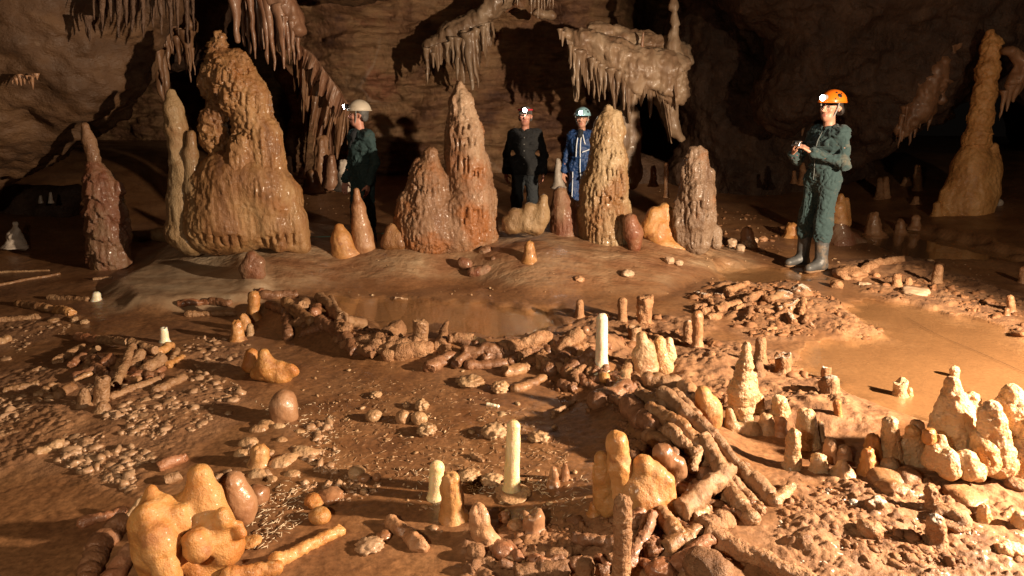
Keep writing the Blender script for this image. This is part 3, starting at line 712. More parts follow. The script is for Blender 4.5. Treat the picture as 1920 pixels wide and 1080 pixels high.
formation('flowstone_lump', 'low cream flowstone ridge rising to a knob between the two tall formations', 'flowstone', P(985, 432, d3), [
    ('ridge', pp(d3, (1019, 373, 9, 1014, 405, 16), (1012, 405, 18, 1005, 425, 18), (992, 392, 14, 985, 418, 20), (965, 402, 13, 962, 424, 16), (950, 412, 8, 950, 426, 9)), 'flow_cream', dict(k=.05, h=.011, knob=(18, .016), seed=15))])
d4 = 7.3
formation('stalagmite', 'stubby reddish flowstone stalagmite with rounded double top, left foot of the tall tan one', 'stalagmite', P(1060, 445, d4), [
    ('body', pp(d4, (1050, 362, 13, 1053, 395, 20), (1066, 378, 11, 1064, 410, 16), (1056, 400, 24, 1060, 442, 28), (1085, 385, 10, 1090, 440, 16)), 'flow_red', dict(k=.06, h=.011, knob=(20, .012), flute=(20, .012), seed=16))])
d5 = 7.2
formation('stalagmite', 'massive tan stalagmite with yellow knobbed crown, hiding part of the blue caver', 'stalagmite', P(1138, 452, d5), [
    ('body', pp(d5, (1140, 203, 7, 1140, 225, 14), (1138, 235, 22, 1138, 300, 32), (1122, 240, 8, 1118, 262, 10), (1156, 215, 9, 1158, 245, 14), (1140, 300, 34, 1130, 350, 40), (1130, 350, 40, 1132, 400, 46), (1132, 400, 48, 1138, 445, 50), (1150, 330, 22, 1158, 355, 20, -.1)), 'flow_cream', dict(k=.06, h=.012, knob=(24, .016), tiers=(.42, .026, 1.1), flute=(26, .022), fine=(55, .009), slots=rowslots(d5, (1134, 312, 4, 8, 24, 2.8), (1120, 368, 6, 8, 10, 2.6), (1140, 282, 3, 9, 9, 2.6)), seed=17)),
    ('knob', pp(d5 - .35, (1182, 415, 15, 1186, 432, 19), (1188, 440, 18, 1190, 462, 12)), 'flow_red', dict(k=.04, h=.011, knob=(20, .01), seed=18)),
])
d6 = 7.2
formation('flowstone_lump', 'cluster of yellow rounded flowstone knobs beside the grey-brown stalagmite', 'flowstone', P(1235, 440, d6), [
    ('knobs', pp(d6, (1228, 402, 15, 1224, 420, 19), (1240, 425, 14, 1232, 440, 18, -.05), (1246, 392, 12, 1250, 425, 17), (1218, 430, 20, 1245, 450, 20), (1262, 400, 10, 1262, 440, 16), (1240, 462, 24, 1275, 470, 22, -.05)), 'amber', dict(k=.04, h=.011, knob=(16, .01), seed=19))])
d7 = 7.1
formation('stalagmite', 'tall grey brown stalagmite with finger-like lobed top and orange streaked foot, rightmost on the mound', 'stalagmite', P(1308, 460, d7), [
    ('body', pp(d7, (1298, 283, 8, 1298, 310, 13), (1311, 280, 7, 1311, 305, 11), (1321, 286, 6, 1320, 310, 9), (1305, 315, 20, 1306, 360, 28), (1308, 360, 30, 1308, 410, 32), (1306, 415, 28, 1304, 452, 26), (1275, 382, 9, 1276, 420, 16), (1332, 322, 7, 1328, 350, 10), (1280, 420, 16, 1282, 448, 16), (1340, 430, 9, 1342, 458, 10), (1286, 320, 7, 1284, 370, 10)), 'flow_grey', dict(k=.04, h=.012, knob=(16, .016), flute=(22, .03), tiers=(.5, .02, .9), fine=(50, .009), slots=rowslots(d7, (1290, 375, 3, 8, 26, 2.2), (1310, 392, 4, 8, 12, 2.4)), seed=20))])
d0 = G(203, 500)[1]
formation('stalagmite', 'leaning reddish tiered stalagmite with a narrow neck at far left, golden on one side', 'stalagmite', G(203, 500), [
    ('neck', pp(d0, (160, 236, 7, 166, 262, 11), (168, 265, 12, 176, 300, 11)), 'flow_pink', dict(k=.03, h=.011, knob=(24, .014), seed=21)),
    ('body', pp(d0, (176, 312, 15, 188, 345, 26), (190, 350, 28, 198, 395, 33), (198, 400, 33, 203, 440, 35), (204, 445, 34, 206, 492, 34), (222, 345, 6, 224, 360, 8)), 'flow_red', dict(k=.05, knob=(14, .016), tiers=(.26, .035, .5), flute=(18, .025), fine=(50, .009), seed=22)),
])
formation('flowstone_lump', 'low cream flowstone arm linking the castle to the leaning reddish stalagmite', 'flowstone', G(280, 448), [
    ('arm', pp(G(280, 452)[1], (250, 442, 9, 300, 440, 11), (300, 440, 12, 330, 446, 16), (252, 450, 10, 258, 462, 12)), 'flow_cream', dict(k=.05, h=.012, knob=(18, .01), seed=23))])
dk = G(475, 518)[1]
formation('flowstone_lump', 'dark glossy knobbly boss on the mound in front of the castle', 'flowstone', G(475, 520), [
    ('boss', pp(dk, (472, 482, 12, 470, 500, 18), (485, 492, 12, 482, 512, 16), (462, 505, 12, 466, 516, 12)), 'flow_red', dict(k=.03, h=.009, knob=(26, .025), seed=24))])
dm = G(645, 472)[1]
formation('stalagmite', 'small orange cone-shaped flowstone stalagmite in front of the white-helmeted caver', 'stalagmite', G(645, 474), [
    ('cone', pp(dm, (636, 428, 9, 640, 450, 17), (640, 452, 20, 648, 476, 26), (660, 470, 10, 668, 478, 10)), 'orange', dict(k=.05, h=.011, knob=None, seed=25))])
formation('stalagmite', 'dark pointed stalagmite at the legs of the white-helmeted caver', 'stalagmite', G(682, 462), [
    ('cone', pp(G(682, 462)[1] - .05, (668, 357, 6, 672, 390, 11), (672, 390, 12, 682, 460, 24)), 'brown', dict(k=.05, h=.012, knob=(20, .008), seed=26))])
dn = G(895, 512)[1]
formation('flowstone_lump', 'cluster of glossy reddish flowstone buns lying on the mound below the spire', 'flowstone', G(890, 515), [
    ('bun', pp(dn + .35, (913, 472, 12, 910, 474, 13)), 'flow_red', dict(k=.02, h=.007, knob=(30, .01), seed=27)),
    ('bun', pp(dn + .12, (868, 493, 11, 874, 496, 12)), 'flow_red', dict(k=.03, h=.007, knob=(30, .012), seed=28)),
    ('bun', pp(dn + .12, (925, 487, 7, 928, 489, 7)), 'flow_red', dict(k=.03, h=.007, knob=(30, .012), seed=27)),
    ('bun', pp(dn, (886, 510, 10, 908, 513, 11), (912, 505, 10, 900, 508, 10)), 'flow_red', dict(k=.03, h=.007, knob=(30, .01), seed=29))])

# foreground clusters
da = G(350, 1070)[1]
formation('stalagmite_cluster', 'large glossy amber cluster of fused bulbous stalagmites at the lower left', 'stalagmite', G(350, 1070), [
    ('body', pp(da, (374, 892, 22, 378, 930, 34, .06), (382, 940, 36, 398, 985, 40, .06), (402, 985, 38, 418, 1022, 40, .02), (283, 918, 12, 285, 942, 15), (296, 960, 37, 302, 985, 38, -.02), (268, 975, 20, 272, 990, 22, -.05), (300, 985, 38, 312, 1030, 46, -.04), (272, 995, 26, 282, 1030, 34, -.04), (345, 940, 17, 350, 975, 28, .05), (283, 1005, 20, 296, 1030, 28, -.12), (276, 962, 20, 274, 985, 20, -.08), (350, 1020, 36, 380, 1060, 50, .02), (300, 1040, 44, 330, 1085, 56, .02), (318, 985, 28, 362, 1000, 34, .05), (335, 1010, 40, 370, 1030, 44, .04), (312, 1066, 22, 316, 1085, 24, -.14), (448, 985, 10, 452, 1000, 12), (262, 972, 13, 262, 985, 16, -.07), (300, 1000, 22, 306, 1015, 24, -.10), (416, 962, 12, 420, 975, 16, -.02), (366, 1012, 20, 372, 1030, 24, -.08), (338, 958, 13, 342, 975, 18, -.03)), 'amber', dict(h=.0065, k=.03, knob=(12, .008), amp=.010, fine=(45, .0025), seed=31)),
    ('side_lobe', pp(da + .22, (436, 908, 24, 446, 945, 32), (452, 935, 24, 455, 960, 26)), 'pinkstone', dict(h=.007, k=.03, knob=None, amp=.008, seed=32))])
db = G(1190, 955)[1]
formation('stalagmite_cluster', 'amber stalagmite cluster with a tall blunt horn, beside the heap of broken tubes', 'stalagmite', G(1190, 955), [
    ('horn', pp(db, (1157, 828, 22, 1160, 875, 25), (1160, 880, 25, 1165, 930, 30)), 'orange', dict(h=.007, k=.03, knob=(26, .006), seed=33)),
    ('body', pp(db, (1127, 858, 10, 1130, 890, 14), (1130, 890, 16, 1140, 945, 26), (1205, 872, 20, 1205, 895, 24), (1225, 890, 18, 1230, 915, 22), (1190, 925, 40, 1200, 950, 48), (1215, 935, 40, 1225, 950, 38), (1240, 930, 24, 1238, 955, 26), (1250, 905, 18, 1246, 940, 24), (1184, 905, 22, 1184, 945, 28), (1232, 884, 13, 1240, 900, 18)), 'amber', dict(h=.007, k=.035, knob=None, seed=34, carve=pp(db - .16, (1226, 884, 13, 1228, 896, 12)))),
    ('side_lobe', pp(db + .12, (1242, 850, 20, 1246, 862, 20), (1268, 872, 18, 1272, 886, 18), (1260, 890, 14, 1250, 925, 16)), 'pinkstone', dict(h=.007, k=.025, knob=(20, .005), seed=35))])
dr = G(1790, 885)[1]
formation('stalagmite_cluster', 'frosted whitish stalagmite cluster with one tall blocky tower, second from the right edge', 'stalagmite', G(1790, 885), [
    ('tower', pp(dr + .1, (1786, 722, 17, 1788, 765, 29), (1790, 775, 32, 1795, 835, 42), (1822, 745, 13, 1826, 800, 20), (1757, 782, 12, 1760, 830, 20), (1770, 745, 10, 1770, 790, 14), (1808, 800, 24, 1815, 850, 30)), 'frost', dict(h=.0075, k=.022, knob=(26, .012), amp=.008, even=True, fine=(80, .004), seed=36)),
    ('lobe', pp(dr - .06, (1752, 842, 17, 1750, 862, 21), (1776, 858, 19, 1780, 880, 21, -.04), (1763, 826, 12, 1764, 840, 14)), 'frost', dict(h=.007, k=.014, knob=(30, .010), amp=.006, even=True, fine=(90, .003), seed=37)),
    ('lobe', pp(dr - .10, (1812, 864, 21, 1816, 880, 22), (1846, 842, 22, 1850, 866, 26, .04), (1836, 818, 14, 1838, 834, 15, .06), (1832, 880, 14, 1834, 890, 14)), 'frost', dict(h=.007, k=.014, knob=(30, .010), amp=.006, even=True, fine=(90, .003), seed=38)),
    ('lobe', pp(dr + .1, (1712, 810, 13, 1715, 865, 21), (1695, 830, 11, 1698, 860, 13), (1728, 845, 14, 1730, 870, 17)), 'frost', dict(h=.0075, k=.02, knob=(24, .006), seed=39)),
    ('egg', pp(dr - .1, (1742, 812, 13, 1742, 822, 14)), 'amber', dict(h=.007, k=.01, knob=None, seed=40))])
dr2 = G(1895, 895)[1]
formation('stalagmite_cluster', 'bright white frosted stalagmite mass cut by the right edge of the photo', 'stalagmite', G(1900, 895), [
    ('tower', pp(dr2 + .1, (1898, 738, 17, 1900, 780, 32), (1905, 790, 36, 1908, 850, 44), (1878, 752, 10, 1880, 800, 16)), 'frost', dict(h=.0075, k=.022, knob=(26, .012), amp=.008, even=True, fine=(80, .004), seed=41)),
    ('lobe', pp(dr2, (1860, 768, 16, 1862, 795, 22), (1866, 815, 22, 1872, 865, 32), (1912, 845, 22, 1916, 885, 28), (1842, 772, 9, 1846, 815, 15), (1890, 880, 18, 1892, 895, 20), (1955, 810, 34, 1962, 890, 44)), 'frost', dict(h=.0075, k=.018, knob=(28, .012), amp=.008, even=True, fine=(80, .004), seed=42))])
dt = G(1395, 800)[1]
formation('stalagmite_cluster', 'tall pale banded stalagmite with a smaller lobe on its right flank, standing in raised mud', 'stalagmite', G(1395, 800), [
    ('tall_stalagmite', pp(dt, (1399, 648, 9, 1397, 680, 13), (1396, 685, 14, 1388, 735, 21), (1388, 735, 22, 1386, 762, 20), (1412, 705, 7, 1410, 745, 14), (1406, 735, 14, 1402, 765, 12), (1394, 765, 13, 1400, 800, 16)), 'frost', dict(h=.008, k=.025, knob=(60, .008), amp=.012, even=True, tiers=(.05, .006, .3), fine=(90, .004), seed=43)),
    ('foot', pp(dt - .04, (1368, 770, 8, 1372, 800, 13), (1385, 805, 12, 1362, 815, 13), (1410, 800, 12, 1425, 815, 10), (1400, 805, 14, 1420, 822, 12)), 'pale', dict(h=.008, k=.03, knob=(28, .006), seed=44))])
dq = G(1335, 795)[1]
formation('stalagmite', 'amber slab-like stalagmite leaning on the top of the tube heap', 'stalagmite', G(1335, 795), [
    ('slab', pp(dq, (1318, 738, 14, 1328, 765, 20), (1330, 765, 20, 1335, 792, 18)), 'amber', dict(h=.008, k=.03, knob=(24, .006), seed=45))])
dh = G(1225, 705)[1]
formation('stalagmite_cluster', 'pair of pale brown stalagmites with cream feet, just behind the tube heap', 'stalagmite', G(1225, 700), [
    ('stalagmite', pp(dh, (1203, 632, 10, 1208, 665, 16), (1198, 665, 14, 1206, 692, 19), (1215, 650, 12, 1220, 690, 14)), 'pale', dict(h=.008, k=.03, knob=(24, .006), seed=46)),
    ('stalagmite', pp(dh + .08, (1236, 638, 9, 1238, 665, 12), (1254, 640, 8, 1256, 668, 12), (1240, 668, 16, 1245, 688, 18)), 'frost', dict(h=.008, k=.02, knob=(28, .008), seed=47))])
dl = G(510, 712)[1]
formation('flowstone_lump', 'low amber group of melted-looking domes on the wet floor left of centre', 'flowstone', G(505, 712), [
    ('domes', pp(dl, (472, 665, 12, 470, 685, 16, .1), (495, 664, 11, 500, 685, 20), (525, 688, 13, 530, 705, 18), (545, 690, 10, 550, 696, 11), (500, 692, 18, 515, 706, 16), (488, 700, 14, 480, 700, 12)), 'amber', dict(h=.008, k=.03, knob=None, amp=.006, seed=48))])
df = G(530, 850)[1]
formation('flowstone_sheet', 'pale cream bubbly calcite sheet around a small orange dome', 'flowstone', G(530, 860), [
    ('sheet', [(*(G(x, y) + np.array([0, 0, -.012])), *(G(x + r * .5, y) + np.array([0, 0, -.012])), r * .0024, r * .0024) for x, y, r in
        ((480, 805, 16), (462, 830, 17), (495, 795, 15), (520, 800, 12), (450, 850, 14), (480, 890, 16), (520, 870, 18), (560, 845, 14), (575, 850, 15), (585, 870, 10), (545, 890, 14), (500, 850, 12), (525, 825, 11), (560, 810, 10), (600, 845, 7), (610, 830, 6), (535, 860, 16), (505, 900, 11), (590, 820, 7))],
     'pale', dict(h=.007, k=.03, knob=None, amp=.004, seed=49))])

# far right: column on its own cone
dc = 9.6
formation('column_stalagmite', 'tall ringed orange column stalagmite on a wide cone at far right', 'stalagmite', P(1818, 380, dc), [
    ('shaft', pp(dc, *[(1860 - 30 * t, 78 + 195 * t, (15.5 + 6 * t) * (1 + .16 * math.sin(i * 1.9) + .05 * math.sin(i * 5)), 1860 - 30 * t, 84 + 195 * t, (16 + 6 * t) * (1 + .12 * math.sin(i * 1.9 + .6))) for i, t in enumerate(np.linspace(0, 1, 16))], (1858, 60, 7, 1858, 90, 12)),
     'column', dict(h=.014, k=.022, knob=(14, .03), tiers=(.17, .04, .12), fine=(30, .012), seed=51)),
    ('cone', pp(dc, (1830, 268, 20, 1822, 310, 29), (1820, 312, 31, 1814, 385, 44), (1864, 275, 8, 1862, 320, 14), (1848, 315, 22, 1844, 360, 28), (1795, 350, 18, 1786, 385, 22), (1772, 362, 9, 1775, 400, 17)), 'column', dict(h=.018, k=.10, knob=(9, .02), seed=52))])
da2 = G(1570, 455)[1]
formation('stalagmite', 'glossy amber stalagmite on an orange cone behind the legs of the orange-helmeted caver', 'stalagmite', G(1570, 455), [
    ('stub', pp(da2, (1576, 368, 6, 1577, 385, 8), (1572, 390, 14, 1574, 425, 17), (1588, 375, 5, 1588, 420, 8)), 'orange', dict(h=.012, k=.03, knob=(26, .01), seed=53)),
    ('cone', pp(da2, (1572, 425, 18, 1575, 455, 28), (1600, 448, 12, 1615, 458, 10)), 'flow_red', dict(h=.013, k=.08, knob=(14, .01), seed=54))])
# ------------------------------------------------------------------ rock overhead and everything that hangs
def rockmass(name, prims, mat, h=.042, k=.35, amp=.10, seed=1, layers=None, kind='structure'):
    s = Sdf(prims, h, k); v, q = s.mesh(); f = orient(v, [q]); n = normals(v, f)
    d = amp * fbm(v * 1.3, seed, 4) + amp * .6 * fbm(v * 4, seed + 3, 4) + amp * .22 * np.abs(fbm(v * np.array([7., 7, 12.]), seed + 4, 2))
    if layers: d = d + layers * np.abs(fbm(v * np.array([1.2, 1.2, 7.]), seed + 7, 3))
    o = mk(name, v + n * d[:, None], f, M[mat], origin=v.mean(0))
    if kind: tag(o, kind=kind)
    return o
# the rock roof that comes down on the left
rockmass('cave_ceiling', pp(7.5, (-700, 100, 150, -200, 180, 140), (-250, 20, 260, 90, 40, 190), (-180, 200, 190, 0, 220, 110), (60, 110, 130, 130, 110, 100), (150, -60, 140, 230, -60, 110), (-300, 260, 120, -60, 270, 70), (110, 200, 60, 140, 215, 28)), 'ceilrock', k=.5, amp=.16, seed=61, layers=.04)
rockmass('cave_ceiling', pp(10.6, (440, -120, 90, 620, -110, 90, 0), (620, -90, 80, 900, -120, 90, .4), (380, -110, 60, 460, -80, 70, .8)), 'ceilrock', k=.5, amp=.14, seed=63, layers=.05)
rockmass('cave_ceiling', pp(12., (150, -20, 120, 330, 0, 90), (230, 70, 60, 330, 60, 60), (330, -60, 90, 420, -60, 60)), 'shaderock', k=.5, amp=.16, seed=64, layers=.05)
# the sloping overhang on the right and the rock behind, its colour darkened for lack of light
rockmass('cave_ceiling', pp(10.7, (1640, 170, 70, 1600, 300, 22), (1700, 130, 90, 1660, 255, 30), (1790, 70, 100, 1730, 190, 40), (1900, 20, 110, 1860, 130, 45), (2050, 30, 130, 2200, 60, 140), (1560, 60, 100, 1480, 180, 70), (1700, -80, 150, 1950, -120, 150), (1450, -60, 110, 1600, -60, 110), (1930, 140, 40, 2060, 200, 70)), 'shaderock', k=.45, amp=.16, seed=65, layers=.08)
rockmass('rock_slope', pp(12.6, (1380, 200, 90, 1400, 340, 110), (1500, 250, 90, 1560, 340, 80), (1330, 60, 80, 1380, 200, 90), (1290, 330, 40, 1420, 380, 50), (1450, 300, 60, 1500, 380, 60)), 'shaderock', k=.5, amp=.18, seed=66, layers=.05)
rockmass('rock_slope', pp(9.3, (-200, 420, 60, 40, 430, 50), (-150, 380, 50, 110, 400, 32), (-60, 470, 50, 90, 470, 26), (60, 385, 25, 140, 360, 12)), 'shaderock', k=.3, amp=.10, seed=67)
rockmass('rock_slope', pp(12.2, (520, 370, 26, 660, 368, 24), (660, 372, 20, 960, 385, 22, .4), (960, 372, 20, 1250, 385, 30, .4), (1180, 330, 40, 1240, 345, 40, .6), (400, 385, 30, 520, 380, 26, .4)), 'shaderock', k=.3, amp=.08, seed=68)

def wobble(v, f, amp, sc, seed, ring=0, knob=None, rib=None):
    n = normals(v, f); d = amp * fbm(v * sc, seed, 3)
    if knob: d = d + knob[1] * (.5 - np.clip(worley(v * knob[0], seed + 3), 0, 1))
    if rib: d = d + rib[1] * fbm(v * np.array([rib[0], rib[0], rib[0] * .1]), seed + 5, 2)
    return v + n * d[:, None]
def drip(x, yt, yb, w, d, mat, parent, org, name='stalactite', lean=0, wt=None, seed=0):
    a = P(x, yt, d); b = P(x + lean, yb, d); m = mpp(a)
    zz = np.linspace(0, 1, 9); pts = a + (b - a) * zz[:, None]
    pts[:, 0] = a[0] + (P(x + lean, yt, d)[0] - a[0]) * zz; pts[:, 1] = d
    rr = np.interp(zz, [0, .14, .35, .8, 1], [(wt or w * 2.3) / 2, w * .75, w / 2, w * .32, w * .11]) * m
    pts[1:-1, :2] += np.random.RandomState(seed).uniform(-1, 1, (7, 2)) * w * m * .25
    v, f = tube(pts, rr, 12, 'flat', 'round', step=max(.03, w * m * .5))
    v = wobble(v, f, w * m * .22, 5. / max(w * m * 6, .2), seed, rib=(40, w * m * .12))
    return mk(name, v, orient(v, f), M[mat], parent, origin=org)
def cluster(name, label, cat, d, items, mat, group=None, root=None):
    org = P(items[0][0], items[0][1], d); e = empty(name, org)
    if root: mass('root', root, mat, h=.028, k=.07, parent=e, origin=org, amp=.05, knob=(8, .04), flute=(12, .06), fine=(22, .02), seed=int(items[0][0]))
    rs = np.random.RandomState(int(items[0][0]) + len(items)); more = []
    for it in items:
        for _ in range(2): more.append((it[0] + rs.uniform(-9, 9), it[1], it[1] + (it[2] - it[1]) * rs.uniform(.3, .85), max(2.2, it[3] * rs.uniform(.25, .6)), (it[4] if len(it) > 4 else 0) + rs.uniform(-.1, .25), it[5] if len(it) > 5 else 0))
    for i, it in enumerate(list(items) + (more if len(items) > 5 else [])):
        x, yt, yb, w = it[:4]; drip(x, yt, yb, w, d + (it[4] if len(it) > 4 else 0), mat, e, org, lean=it[5] if len(it) > 5 else 0, seed=i + int(x))
    return tag(e, label, cat, group)
cluster('stalactite_cluster', 'row of reddish stalactites hanging above the tower of the castle formation', 'stalactite', 9.8,
    [(434, -40, 76, 20), (447, -40, 86, 12, .2), (455, -40, 100, 12, .4), (465, -40, 110, 11), (477, -30, 92, 18, .3), (491, -20, 120, 13), (502, -10, 132, 12), (508, 0, 112, 13, .3), (523, 10, 128, 15), (516, 0, 96, 14, .2), (536, 30, 120, 9), (546, 40, 120, 8), (484, -30, 90, 14, .3), (530, 10, 92, 12, .5), (556, 50, 112, 8, .2)],
    'drapered', root=pp(9.9, (425, -50, 22, 480, -45, 30), (480, -40, 32, 520, -15, 28), (520, -10, 28, 548, 30, 18), (548, 35, 14, 560, 60, 10)))
def curtain(name, label, cat, top, bot, d, mat, thick=.05, fr=26, seed=0, group=None, d2=None, holes=0, parent=None, org=None):
    """a hanging drapery: top and bottom edges in photo pixels, a folded sheet with a ragged foot"""
    nu, nv = 150, 46
    u, v_ = np.meshgrid(np.linspace(0, 1, nu), np.linspace(0, 1, nv), indexing='ij')
    tx = np.array(top, float); bx = np.array(bot, float)
    par = lambda p: np.concatenate([[0], np.cumsum(np.linalg.norm(np.diff(p, axis=0), axis=1))]) / np.linalg.norm(np.diff(p, axis=0), axis=1).sum()
    A = np.stack([np.interp(u, par(tx), tx[:, k]) for k in (0, 1)], -1); B = np.stack([np.interp(u, par(bx), bx[:, k]) for k in (0, 1)], -1)
    q = np.stack([u.ravel() * fr, np.full(u.size, .3), np.full(u.size, seed)], 1)
    rag = fbm(q, seed, 2).reshape(u.shape); rag2 = fbm(q * np.array([.33, 1, 1]), seed + 4, 2).reshape(u.shape)
    e = np.clip(.78 + .55 * rag + .35 * rag2, .3, 1.15)
    C = A + (B - A) * (v_ * e)[..., None]
    D = d + ((d2 - d) * u if d2 is not None else 0) + .16 * np.sin(u * fr * 1.1 + 2 * rag2) * v_ * thick / .05 * .5 + thick * 1.4 * rag * np.minimum(1, v_ * 3)
    V = np.array([P(x, y, dd) for (x, y), dd in zip(C.reshape(-1, 2), D.ravel())])
    n = nu * nv; i = (np.arange(nu - 1)[:, None] * nv + np.arange(nv - 1)[None]).ravel()
    th = (thick * (1 - .7 * v_)).ravel()
    V2 = V + np.stack([th * 0, th, th * 0], 1)
    qf = np.stack([i, i + nv, i + nv + 1, i + 1], 1); qb = qf[:, ::-1] + n
    def strip(k): k = np.asarray(k); return np.stack([k[:-1], k[1:], k[1:] + n, k[:-1] + n], 1)
    ed = [strip(np.arange(nu) * nv), strip(np.arange(nu) * nv + nv - 1)[:, ::-1], strip(np.arange(nv))[:, ::-1], strip(np.arange(nv) + (nu - 1) * nv)]
    v = np.concatenate([V, V2]); f = orient(v, [np.concatenate([qf, qb] + ed)])
    v = v + normals(v, f) * (.012 * fbm(v * 9, seed + 2, 3))[:, None]
    o = mk(name, v, f, M[mat], parent, origin=org if org is not None else v.mean(0))
    return tag(o, label, cat, group) if parent is None else o
e = empty('drapery_curtain', P(600, 120, 11.6))
tag(e, 'slanting brown drapery curtain with torn holes, behind the white-helmeted caver', 'drapery')
oo = P(600, 120, 11.6)
curtain('drapery', None, None, [(545, 45), (560, 85), (600, 125), (635, 165), (655, 205)], [(550, 150), (566, 205), (590, 265), (620, 300), (650, 300)], 11.7, 'drape', seed=3, parent=e, org=oo, fr=30)
curtain('drapery', None, None, [(548, 70), (580, 110), (625, 160)], [(556, 200), (580, 330), (632, 345)], 12.2, 'drapered', seed=5, parent=e, org=oo, fr=20)
curtain('drapery', None, None, [(560, 84), (585, 100), (640, 175), (652, 195)], [(556, 110), (580, 150), (632, 230), (648, 230)], 11.45, 'drapered', seed=8, parent=e, org=oo, fr=22)
e = empty('drapery_shelf', P(860, 90, 12.2)); oo = P(860, 90, 12.2)
tag(e, 'sloping flowstone shelf with hanging folds on the wall above the pinkish spire', 'drapery')
mass('shelf', pp(12.3, (808, 88, 14, 850, 62, 20), (850, 62, 22, 900, 40, 18), (900, 38, 17, 950, -10, 20), (930, 0, 18, 990, -40, 26)), 'drapepale', h=.026, k=.10, parent=e, origin=oo, amp=.06, knob=(8, .03), flute=(11, .05), fine=(22, .02), seed=71)
curtain('drapery', None, None, [(800, 92), (830, 78), (870, 60), (905, 44), (925, 40)], [(800, 150), (830, 120), (868, 150), (900, 130), (930, 90)], 12.1, 'drapepale', seed=11, parent=e, org=oo, fr=34)
for i, it in enumerate([(800, 90, 158, 7), (812, 100, 128, 5), (858, 70, 150, 9, 0, -2), (876, 60, 168, 14, 0, 8), (884, 60, 165, 9, 0, 12), (870, 60, 120, 8), (893, 55, 110, 8), (848, 70, 118, 7), (838, 80, 108, 6), (905, 50, 95, 7)]):
    drip(*it[:4], 12.05, 'drapepale', e, oo, lean=it[5] if len(it) > 5 else 0, seed=i + 5)
cluster('stalactite_cluster', 'small tuft of pale thin stalactites at the top edge above the headlamp caver', 'stalactite', 11.6,
    [(996, -10, 26, 4), (1003, -10, 16, 4), (1009, -10, 36, 4), (1016, -10, 18, 4), (1021, -10, 22, 4), (1027, -10, 12, 4), (1031, -10, 20, 4), (1037, -10, 16, 4), (1000, -10, 20, 3, .1), (970, -10, 12, 3)],
    'drapepale', root=pp(11.9, (985, -25, 14, 1045, -25, 14), (1005, 25, 8, 1035, 30, 7, .3)))
# the canopy on the right of the back wall
e = empty('flowstone_canopy', P(1160, 110, 10.8)); oo = P(1160, 110, 10.8)
tag(e, 'broad flowstone canopy fringed with stalactites, above the blue-helmeted caver', 'flowstone')
mass('hood', pp(11., (1062, 66, 12, 1100, 80, 20), (1100, 78, 24, 1150, 105, 28), (1150, 105, 30, 1210, 130, 32), (1210, 125, 34, 1255, 130, 34), (1120, 60, 18, 1200, 85, 24, .3), (1200, 85, 26, 1270, 110, 26, .3), (1230, 140, 34, 1260, 170, 30), (1180, 145, 22, 1190, 165, 18, -.1)), 'drapepale', h=.026, k=.10, parent=e, origin=oo, amp=.06, knob=(7, .05), flute=(11, .07), fine=(22, .022), tiers=(.28, .05, .5), seed=73)
curtain('drapery', None, None, [(1062, 72), (1100, 90), (1150, 125), (1200, 150), (1225, 150)], [(1075, 175), (1100, 180), (1140, 195), (1180, 220), (1222, 215)], 10.85, 'drapepale', seed=21, parent=e, org=oo, fr=30)
for i, it in enumerate([(1070, 85, 130, 6), (1078, 90, 160, 8), (1086, 95, 186, 13), (1094, 100, 140, 7), (1102, 105, 166, 7), (1110, 110, 150, 8), (1116, 115, 182, 8), (1126, 120, 190, 10), (1136, 125, 186, 8), (1150, 130, 195, 11), (1160, 135, 178, 8), (1172, 140, 205, 10), (1180, 150, 212, 12), (1190, 150, 206, 10), (1055, 60, 86, 6), (1050, 55, 74, 6), (1145, 130, 165, 10)]):
    drip(*it[:4], 10.8 + .02 * (i % 5), 'drapepale', e, oo, seed=i + 40)
curtain('drapery', None, None, [(1225, 150), (1245, 160), (1278, 130)], [(1245, 240), (1256, 260), (1272, 180)], 10.9, 'drapepale', seed=25, parent=e, org=oo, fr=14, thick=.1)
mass('column', pp(11., (1264, -60, 6, 1264, 10, 7), (1264, 10, 7, 1264, 60, 8), (1262, 62, 9, 1264, 85, 14), (1264, 88, 14, 1264, 130, 20)), 'drapepale', h=.03, k=.05, parent=e, origin=oo, amp=.03, knob=None, tiers=(.2, .06, .3), seed=75)
mass('pillar', pp(11.1, (1175, 215, 22, 1180, 250, 16), (1180, 250, 18, 1175, 330, 26), (1250, 190, 20, 1262, 240, 12), (1262, 240, 10, 1276, 260, 6)), 'drapepale', h=.03, k=.1, parent=e, origin=oo, amp=.04, knob=None, flute=(8, .08), seed=76)
formation('stalagmite', 'thin rod-like stalagmite standing on top of the flowstone canopy', 'stalagmite', P(1204, 95, 10.9), [('rod', pp(10.9, (1206, 62, 2.5, 1203, 98, 3.5)), 'drapered', dict(h=.015, k=.02, knob=None, seed=77))])
cluster('stalactite_cluster', 'dim ragged stalactites in the dark passage left of the castle tower', 'stalactite', 11.,
    [(240, 60, 128, 9), (282, 40, 110, 8), (290, 95, 192, 16, 0, 6), (302, 90, 188, 14, .3), (318, 60, 100, 8), (330, 70, 120, 9), (349, 60, 132, 16), (352, 100, 155, 5), (360, 90, 140, 4), (270, 60, 104, 9), (230, 70, 110, 8), (310, 60, 130, 11), (338, 55, 96, 9), (262, 40, 90, 7)],
    'drape', root=pp(11.2, (225, 55, 18, 290, 40, 26), (290, 40, 26, 350, 45, 18), (285, 80, 14, 305, 80, 14)))
